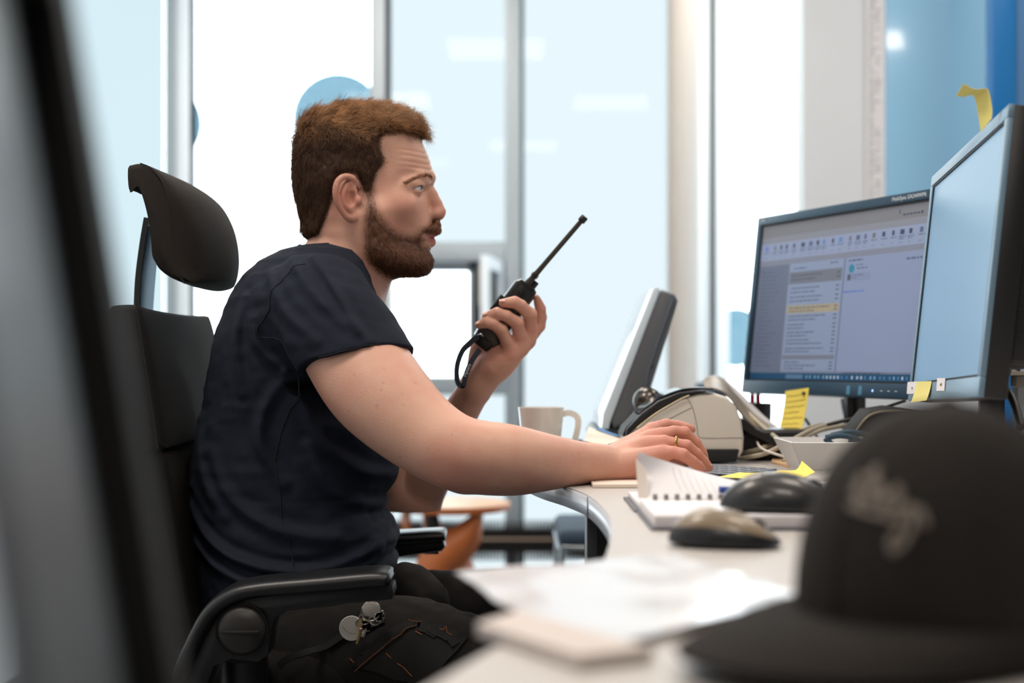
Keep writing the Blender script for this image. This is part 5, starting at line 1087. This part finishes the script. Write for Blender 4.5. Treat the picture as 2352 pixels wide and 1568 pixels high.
# mice
def mouse(lab, loc, rz, L, W, H, top, side, tall):
    t = thing('computer_mouse', lab, 'mouse', loc, rz, 'computer mice on the desk'); f = Field()
    def fn(p):
        x = p[:, 0]/L*2; w_ = W/2*(1-.16*np.clip(x, -1, 1)**2-.08*x); dx_ = x-(-.30 if not tall else -.15); hz = H*(1-np.where(dx_ > 0, .36, .30)*dx_**2); hz = np.maximum(hz, H*.4)
        r = np.abs(p[:, 1]/w_)**2.6+np.abs(p[:, 0]/(L/2))**3.0; rz_ = np.abs((p[:, 2])/hz)**(2.2 if not tall else 2.0); return ((r+rz_)**(1/2.6)-1)*H*.5
    f.add(fn, (-L*.6, -W*.6, -.01), (L*.6, W*.6, H*1.2), .001); f.add(lambda p: .003-p[:, 2], (-L, -W, -.1), (L, W, .2), .003, 'i')
    Va, Fa = surf(f, (-L*.6, -W*.65, -.004), (L*.6, W*.65, H*1.25), .0012/QUALITY, 1); up = np.zeros(len(Va))
    x = Va[:, 0]/L*2; dx_ = x-(-.30 if not tall else -.15); hz = np.maximum(H*(1-np.where(dx_ > 0, .36, .30)*dx_**2), H*.4); k = sm(Va[:, 2]/hz, .52, .60); cc = np.array(srgb(side))*(1-k[:, None])+np.array(srgb(top))*k[:, None]
    mk('shell', Va, Fa, vmat('mouse_shell', .34, spec=.5, coat=.25), t, cols=cc); bm = bmesh.new()
    lathe('scroll_wheel', [(0, -.0035), (.009, -.0035), (.0098, 0), (.009, .0035), (0, .0035)], M_BLKM, t, n=24, xf=Matrix.Translation((L*.27, 0, H*(1-.36*(.54+(.30 if not tall else .15))**2)*.93-.0075)) @ Matrix.Rotation(R(90), 4, 'X'))
    box('feet', (-L*.35, -W*.3, 0), (L*.35, W*.3, .0035), M_BLKM, t); return t
c = PZ(1660, 1250, DZ); mouse('bronze-topped black computer mouse, the nearer one, on bare desk', (c[0]+.0, 1.385, DZ), R(-18), .112, .064, .038, (132, 116, 94), (20, 21, 26), False)
mouse('black ergonomic computer mouse standing on the notebook pages', ((1783-1176)/F*1.56+.004, 1.562, DZ+.0163), R(-14), .132, .072, .043, (44, 42, 42), (22, 24, 28), True)
# paper behind printer, pens, tray, cables
def sweepsheet(name, pl, d0, d1, m, lab, cat, th=.002):
    pts = catmull(pl, 6); G = np.array([[P(a, b, d0+(d1-d0)*k)*np.array([1, 1, 1]) for k in (0, .5, 1)] for a, b in pts])
    return tag(sheet(name, G, th, m), lab, cat)
def bandsheet(name, A, B_, da, db, m, lab, cat, th=.002):
    a = np.array([P(x, y, da) for x, y in catmull(A, 6)]); b = np.array([P(x, y, db) for x, y in catmull(B_, 6)]); return tag(sheet(name, np.stack([a, (a+b)/2, b], 1), th, m), lab, cat)
bandsheet('magazine', [(1614, 876), (1632, 864), (1656, 868), (1690, 906), (1725, 945), (1755, 968), (1805, 1000)], [(1620, 890), (1646, 894), (1672, 908), (1702, 950), (1742, 985), (1790, 1010), (1832, 1040)], 2.80, 2.66, mat('magazine_cover', (150, 138, 120), .45, noise=.5, scale=30), 'curled magazine leaning behind the label printer', 'magazine', .003)
bandsheet('loose_sheet', [(1660, 866), (1694, 896), (1728, 930), (1760, 960), (1800, 990)], [(1672, 885), (1700, 915), (1735, 952), (1765, 975), (1806, 1004)], 2.84, 2.81, M_PAP, 'white sheet resting against the curled magazine', 'paper')
sweepsheet('ring_binder', [(1690, 960), (1720, 985), (1765, 1008), (1798, 1026)], 2.55, 2.75, M_BLKM, 'black binder edge under the magazine', 'binder', .012)
t = thing('pen_cup', 'black pen cup under the left corner of the mail monitor', 'pen holder', (X(1737, 2.98), 2.98, DZ)); lathe('cup', [(0, 0), (.030, 0), (.032, Z(925, 2.98)-DZ), (.029, Z(925, 2.98)-DZ), (.027, .004), (0, .004)], M_BLK, t)
for i, (px, lab) in enumerate(((1727, 'red pen standing in the pen cup, the left one'), (1742, 'red pen standing in the pen cup, the right one'))):
    tt = thing('pen', lab, 'pen', (X(px, 2.98), 2.975+.01*i, DZ+.006), group='red pens in the cup'); tube('barrel', [(0, 0, 0), (0, 0, Z(906, 2.98)-DZ-.006)], .0055, mat('pen_red', (170, 24, 40), .3), tt, False, 12); tube('cap', [(0, 0, Z(906, 2.98)-DZ-.006), (0, 0, Z(898, 2.98)-DZ)], .005, MATS['pen_white'], tt, False, 12)
def tray():
    d = 2.28; t = thing('paper_tray', 'shallow white tray in front of the mail monitor holding small things', 'tray', (X(1920, d), d+.05, DZ)); a = P(1820, 1016, d); b = P(2060, 1024, d)
    z0 = DZ+.002; zt_ = a[2]; x0, x1 = a[0], b[0]; th = .003
    G = bil((x0+.022, d+.022, z0), (x1, d+.005, z0), (x0, d, zt_), (x1, d-.01, zt_), 6, 4); sheet('front_wall', G, th, mat('tray_white', (206, 204, 202), .45, noise=.03, scale=30), t)
    G = bil((x0+.022, d+.022, z0), (x0+.022, d+.14, z0), (x0, d, zt_), (x0, d+.16, zt_), 6, 4); sheet('side_wall', G, th, MATS['tray_white'], t)
    G = bil((x0+.022, d+.14, z0), (x1, d+.14, z0), (x0, d+.16, zt_), (x1, d+.16, zt_), 6, 4); sheet('back_wall', G, th, MATS['tray_white'], t); box('bottom', (x0+.02, d+.01, z0-.002), (x1, d+.15, z0+.001), MATS['tray_white'], t, 0, 1, True)
    G = bil((x1, d+.005, z0), (x1, d+.14, z0), (x1, d-.01, zt_), (x1, d+.16, zt_), 6, 4); sheet('side_wall', G, th, MATS['tray_white'], t)
    s = thing('scissors', 'dark blue scissor handles sticking out of the white tray', 'scissors', (X(1940, 2.36), 2.36, zt_))
    tube('handle', [P(a_, b_, 2.34) for a_, b_ in [(1895, 1006), (1915, 1022), (1950, 1028), (1975, 1016), (1955, 1004), (1925, 1000), (1897, 1005)]], .005, mat('handle_blue', (40, 66, 84), .5), s, n=10); tube('handle', [P(a_, b_, 2.37) for a_, b_ in [(1910, 1000), (1950, 992), (1990, 1000), (1985, 1015), (1950, 1012)]], .005, MATS['handle_blue'], s, n=10); tube('blade', [P(1975, 1016, 2.35), P(2010, 1040, 2.35)], .003, MATS['steel'], s)
    g = tag(sheet('note_pad', bil(PZ(1772, 1062, .752), PZ(1838, 1078, .752), PZ(1776, 1048, .752), PZ(1850, 1062, .752), 6, 6), .004, mat('pad_orange', (214, 176, 136), .7)), 'small peach coloured note pad beside the white tray', 'notepad')
tray()
M_CC = mat('cable_cream', (170, 160, 140), .5); M_CB = mat('cable_black', (24, 25, 27), .45)
def cable(pl, r, m, lab): tag(tube('cable', [P(*q) for q in pl], r, m, None, True, 10, loc=tuple(P(*pl[0]))), lab, 'cable')
cable([(1700, 1040, 2.6), (1740, 1032, 2.55), (1800, 1008, 2.6), (1850, 985, 2.65), (1900, 975, 2.75), (1960, 985, 2.85), (2000, 990, 2.9)], .0042, M_CC, 'thick cream cable rising from the printer towards the monitor stand')
cable([(1700, 1053, 2.55), (1760, 1040, 2.5), (1820, 1010, 2.55), (1870, 985, 2.6), (1940, 965, 2.7), (2020, 948, 2.8)], .0042, M_CC, 'thick cream cable running just below its twin to the monitors')
cable([(1720, 950, 2.75), (1770, 995, 2.6), (1820, 1030, 2.5), (1840, 1042, 2.45)], .0042, M_CC, 'cream cable crossing down beside the magazine to the tray')
cable([(1800, 1060, 2.5), (1830, 1020, 2.55), (1880, 990, 2.6), (1950, 975, 2.65), (2010, 962, 2.7)], .0038, M_CC, 'cream cable looping behind the hanging yellow note')
cable([(1735, 1005, 2.6), (1750, 1030, 2.5), (1800, 1048, 2.42), (1850, 1062, 2.36)], .0022, mat('cable_white', (214, 206, 196), .5), 'thin white cable in front of the black clutter')
cable([(1850, 962, 2.8), (1875, 1000, 2.75), (1890, 1020, 2.7)], .0028, M_CB, 'thin black cable hanging behind the yellow note')
cable([(1935, 918, 2.9), (1945, 965, 2.85), (1975, 1005, 2.7), (1985, 1020, 2.6)], .0045, M_CB, 'thick black cable hanging below the mail monitor')
cable([(1955, 915, 2.95), (1958, 960, 2.9), (1962, 1000, 2.85)], .0075, mat('cable_bundle', (42, 44, 48), .6, noise=.5, scale=120), 'bundled black cables behind the mail monitor')
cable([(1900, 975, 2.6), (1960, 960, 2.6), (2020, 940, 2.6), (2080, 920, 2.6)], .003, M_CB, 'black cable arching towards the nearest monitor')
cable([(2340, 715, 1.95), (2335, 780, 1.95), (2318, 840, 1.95), (2312, 862, 1.95)], .0048, M_CB, 'black cable dropping from the back of the nearest monitor')
cable([(2360, 740, 1.97), (2352, 800, 1.97), (2335, 850, 1.97)], .0048, M_CB, 'outer black cable at the right edge of the view')
cable([(2276, 825, 1.95), (2290, 870, 1.95), (2325, 915, 1.9), (2345, 980, 1.85)], .006, M_CB, 'thick black cable curling under the nearest monitor')
t = thing('equipment_shelf', 'small white bracket shelf with plugs under the nearest monitor', 'shelf', (X(2310, 2.0), 2.05, .88)); box('plate', (-.03, -.04, Z(862, 2.0)-.88), (.1, .1, Z(850, 2.0)-.88), mat('dusty_white', (176, 170, 160), .5, noise=.3, scale=60), t, .002)
box('upright', (.035, .0, -.129), (.05, .02, Z(862, 2.0)-.88), M_ALU, t); box('plug', (-.02, -.035, Z(900, 2.0)-.88), (.0, -.01, Z(862, 2.0)-.88), M_BLK, t, .003); box('plug', (.02, -.035, Z(890, 2.0)-.88), (.045, -.01, Z(862, 2.0)-.88), mat('plug_grey', (120, 116, 110), .5), t, .003); box('foot', (.02, -.01, -.130), (.065, .04, -.126), M_ALU, t)
t = thing('black_pouch', 'black zipped pouch standing behind the white tray', 'pouch', (X(2030, 2.45), 2.5, DZ)); prism('bag', [(-.06, 0), (-.05, .06), (-.02, .096), (.02, .102), (.09, .09), (.1, 0)], -.04, .05, M_BLKM, t, 'y', .01, False, 3); tube('zip', [(-.05, -.043, .055), (-.02, -.043, .088), (.03, -.043, .094), (.08, -.043, .084)], .0022, mat('zip_grey', (120, 112, 92), .5, .4), t, False)
t = thing('power_adapter', 'black power adapter lying among the cables behind the printer', 'adapter', (X(1760, 2.66), 2.62, DZ)); box('case', (-.06, -.03, 0), (.07, .08, .055), M_BLK, t, .006, 3); box('lead_stub', (.05, -.01, .01), (.07, .005, .022), M_BLKM, t, .002)
# keys on the trouser pocket
def keys():
    c_ = on_tr([(838, 1432)], .012)[0]; t = thing('key_ring', 'bunch of keys with a round white fob clipped to the trouser pocket', 'keys', tuple(c_)); d = c_[1]-.004; Q = lambda a, b, o=0: P(a, b, d+o)
    MS = mat('key_steel', (196, 190, 180), .22, 1.0); MB = mat('key_brass', (170, 140, 96), .25, 1.0); MW = mat('fob_white', (206, 202, 194), .4)
    def disc(nm, a, b, r, m, o, th=.003): return lathe(nm, [(0, 0), (r, 0), (r*1.04, th/2), (r, th), (0, th)], m, t, n=32, world=True, xf=Matrix.Translation(Vector(Q(a, b, o))) @ Matrix.Rotation(R(90), 4, 'X'))
    f = disc('round_fob', 808, 1442, .0175, MW, 0); prism('round_fob', [(Q(a, b)[0], Q(a, b)[2]) for a, b in [(786, 1428), (808, 1413), (826, 1425), (830, 1460), (800, 1468)]], d-.001, d+.0015, MW, t, 'y', .0006, True)
    tag(f, 'white round fob')
    put = [(math.cos(a)*26, math.sin(a)*26) for a in np.linspace(-2.7, -.1, 9)]
    for k, (dx, dy) in enumerate([(-14, -6), (-10, -1), (-5, 3), (0, 6), (5, 8), (10, 9), (14, 9)]): box('fob_mark', tuple(Q(802+dx, 1446+dy, -.0042)-[.0006, .0002, .0012]), tuple(Q(802+dx, 1446+dy, -.0042)+[.0004, .0002, .0008]), M_PEN, f, world=True)
    for nm, (a, b, r) in (('split_ring', (852, 1403, .0135)), ('split_ring', (862, 1420, .009)), ('split_ring', (838, 1420, .008)), ('split_ring', (828, 1432, .007))):
        tube(nm, [Q(a, b, -.006)+np.array([math.cos(q)*r, math.sin(q)*r*.35, math.sin(q)*r]) for q in np.linspace(0, 6.2832, 25)], .0011, MS, t, n=8, sub=1, smooth_path=False)
    prism('square_tag', [(Q(a, b)[0], Q(a, b)[2]) for a, b in [(832, 1393), (848, 1378), (872, 1386), (876, 1400), (858, 1416), (836, 1412)]], d-.006, d-.004, MW, t, 'y', .0006, True)
    for (a, b, a2, b2, m) in ((836, 1425, 818, 1478, MB), (846, 1428, 832, 1462, MS), (862, 1418, 884, 1412, MS), (840, 1424, 846, 1450, MB), (866, 1424, 880, 1402, MS)):
        p, q = Q(a, b, -.008), Q(a2, b2, -.008); n_ = (q-p)/np.linalg.norm(q-p); s_ = np.array([-n_[2], 0, n_[0]]); L_ = np.linalg.norm(q-p); pr = [(0, -.006), (.010, -.006), (.014, -.0028), (L_*.6, -.0028), (L_*.66, -.0016), (L_*.75, -.0028), (L_*.82, -.0014), (L_, -.001), (L_, .0024), (.014, .0028), (.010, .006), (0, .006)]
        prism('key', [((p+n_*u+s_*v)[0], (p+n_*u+s_*v)[2]) for u, v in pr], p[1]-.001, p[1]+.001, m, t, 'y', .0003, True)
keys()
# ---------------------------------------------------------------- foreground: plastic sleeve, papers, cap
M_SLV = mat('clear_sleeve', (224, 224, 228), .28, Coat_Weight=.6, Coat_Roughness=.15)
def sleeve():
    c00, c10, c01, c11 = [np.array([*PZ(a, b, DZ)[:2], DZ]) for a, b in ((1045, 1330), (1560, 1290), (1330, 1520), (1850, 1390))]
    G = bil(c00, c10, c01, c11, 26, 20); f = G.reshape(-1, 3); hgt = .0055+.0035*vnoise(f*np.array([1, 1, 0]), 16, 41)+.001*vnoise(f*np.array([1, 1, 0]), 60, 42); G2 = G.copy(); G2[..., 2] += np.maximum(hgt, .004).reshape(26, 20)
    t = tag(sheet('document_sleeve', G2, .0010, M_SLV), 'crinkled glossy plastic document sleeve lying across the desk edge', 'plastic sleeve'); return t
def cols_sheet(): pass
G = bil(*[np.array([*PZ(a, b, DZ)[:2], DZ+.0015]) for a, b in ((1150, 1350), (1540, 1300), (1380, 1500), (1800, 1400))], 6, 6); tag(sheet('printed_sheet', G, .002, mat('sheet_pinkish', (214, 204, 202), .7)), 'blurred printed sheets inside the glossy plastic sleeve', 'paper'); sleeve()
G = bil(*[np.array([*PZ(a, b, DZ)[:2], DZ+.001]) for a, b in ((1095, 1462), (1190, 1432), (1330, 1540), (1500, 1520))], 6, 6); G[..., 2] += .004; tag(sheet('note_block', G, .008, mat('block_cream', (206, 196, 190), .7)), 'cream paper block nearest the viewer below the plastic sleeve', 'notepad')
def cap():
    c_ = np.array([.274, .895]); t = thing('baseball_cap', 'dark grey baseball cap with pale embroidered script in the right foreground', 'cap', (c_[0], c_[1], DZ), R(214)); M_CAP = mat('cap_cloth', (40, 37, 35), .9, Specular_IOR_Level=.2, noise=.15, scale=500, bump=.5, bscale=1400); M_CAPD = mat('cap_under', (24, 23, 23), .9)
    a_, b_, h_ = .101, .088, .142; V_ = []; F_ = []; nr_, ns = 24, 72
    def crown(th, v, off=0):           # v 0 brim level .. 1 top
        k = math.cos(v*math.pi/2)**.92; fr = .5+.5*math.cos(th); z = h_*(math.sin(v*math.pi/2)**(.92)); lift = .006*fr*math.sin(v*math.pi)
        seam = -.0012*math.exp(-(((th*3/math.pi) % 1-.5)**2-.25)**2/.0008)*0
        return np.array([(a_+off)*k*math.cos(th)+lift, (b_+off)*k*math.sin(th), z+.012])
    for i in range(nr_+1):
        for j in range(ns): V_.append(crown(2*math.pi*j/ns, i/nr_*.995))
    for i in range(nr_):
        for j in range(ns): F_.append((i*ns+j, i*ns+(j+1) % ns, (i+1)*ns+(j+1) % ns, (i+1)*ns+j))
    F_.append(tuple(range(nr_*ns, nr_*ns+ns))); V_ = V_; o = mk('crown', V_, F_, M_CAP, t); md = o.modifiers.new('thickness', 'SOLIDIFY'); md.thickness = .002
    for k in range(6): tube('seam', [crown(k*math.pi/3+math.pi/6*0+.0001, v, .0006) for v in np.linspace(.0, .98, 16)], .0011, M_CAPD, o, False, 6, 1, False)
    lathe('button', [(0, 0), (.008, 0), (.007, .004), (0, .006)], M_CAP, t, n=20, xf=Matrix.Translation((.0, 0, h_+.010)))
    G = []
    for th in np.linspace(-1.3, 1.3, 30):
        e = math.cos(th/1.3*math.pi/2)**.55; row = []
        for s_ in np.linspace(-.06, 1, 12):
            r0 = np.array([a_*math.cos(th), b_*math.sin(th)]); out = np.array([1, .12*math.sin(th)]); q = r0+out*.104*s_*e*1.0; row.append([q[0], q[1], .026-.020*(math.sin(th)**2)*max(s_, 0)*.4-.016*max(s_, 0)+.008*math.sin(max(s_, 0)*2.6)])
        G.append(row)
    b2 = sheet('brim', G, .0035, M_CAP, t, False); G = np.array(G)
    for s_ in (4, 6, 8, 10): tube('brim_stitching', G[:, s_]+np.array([0, 0, .0019]), .0005, M_CAPD, b2, False, 5, 1, False)
    E = mat('embroidery_grey', (124, 116, 108), .8, bump=.4, bscale=900); st_ = [  # unreadable slanted script, in (angle, height) of the crown front
        [(-.62, .50), (-.56, .66), (-.52, .50), (-.47, .38), (-.44, .52)], [(-.46, .62), (-.38, .74), (-.33, .60), (-.36, .44)], [(-.32, .44), (-.24, .60), (-.18, .46), (-.12, .40), (-.10, .52)], [(-.62, .42), (-.4, .38), (-.2, .36), (.0, .34), (.12, .36)],
        [(-.08, .50), (.0, .58), (.04, .44), (-.04, .40)], [(.08, .30), (.16, .44), (.22, .36), (.18, .24), (.10, .16), (.02, .12), (.0, .20), (.10, .26)], [(.22, .42), (.30, .40), (.36, .30)]]
    for L_ in st_: tube('embroidery', [crown(a*.62+.42, .20+b*.42, .0012) for a, b in catmull(L_, 6)], .0022, E, o, False, 8, 1, False)
    band = tube('sweat_band', [(a_*.96*math.cos(q), b_*.96*math.sin(q), .010) for q in np.linspace(0, 6.2832, 60)], .006, M_CAPD, t, False, 8, 1, False)
cap()
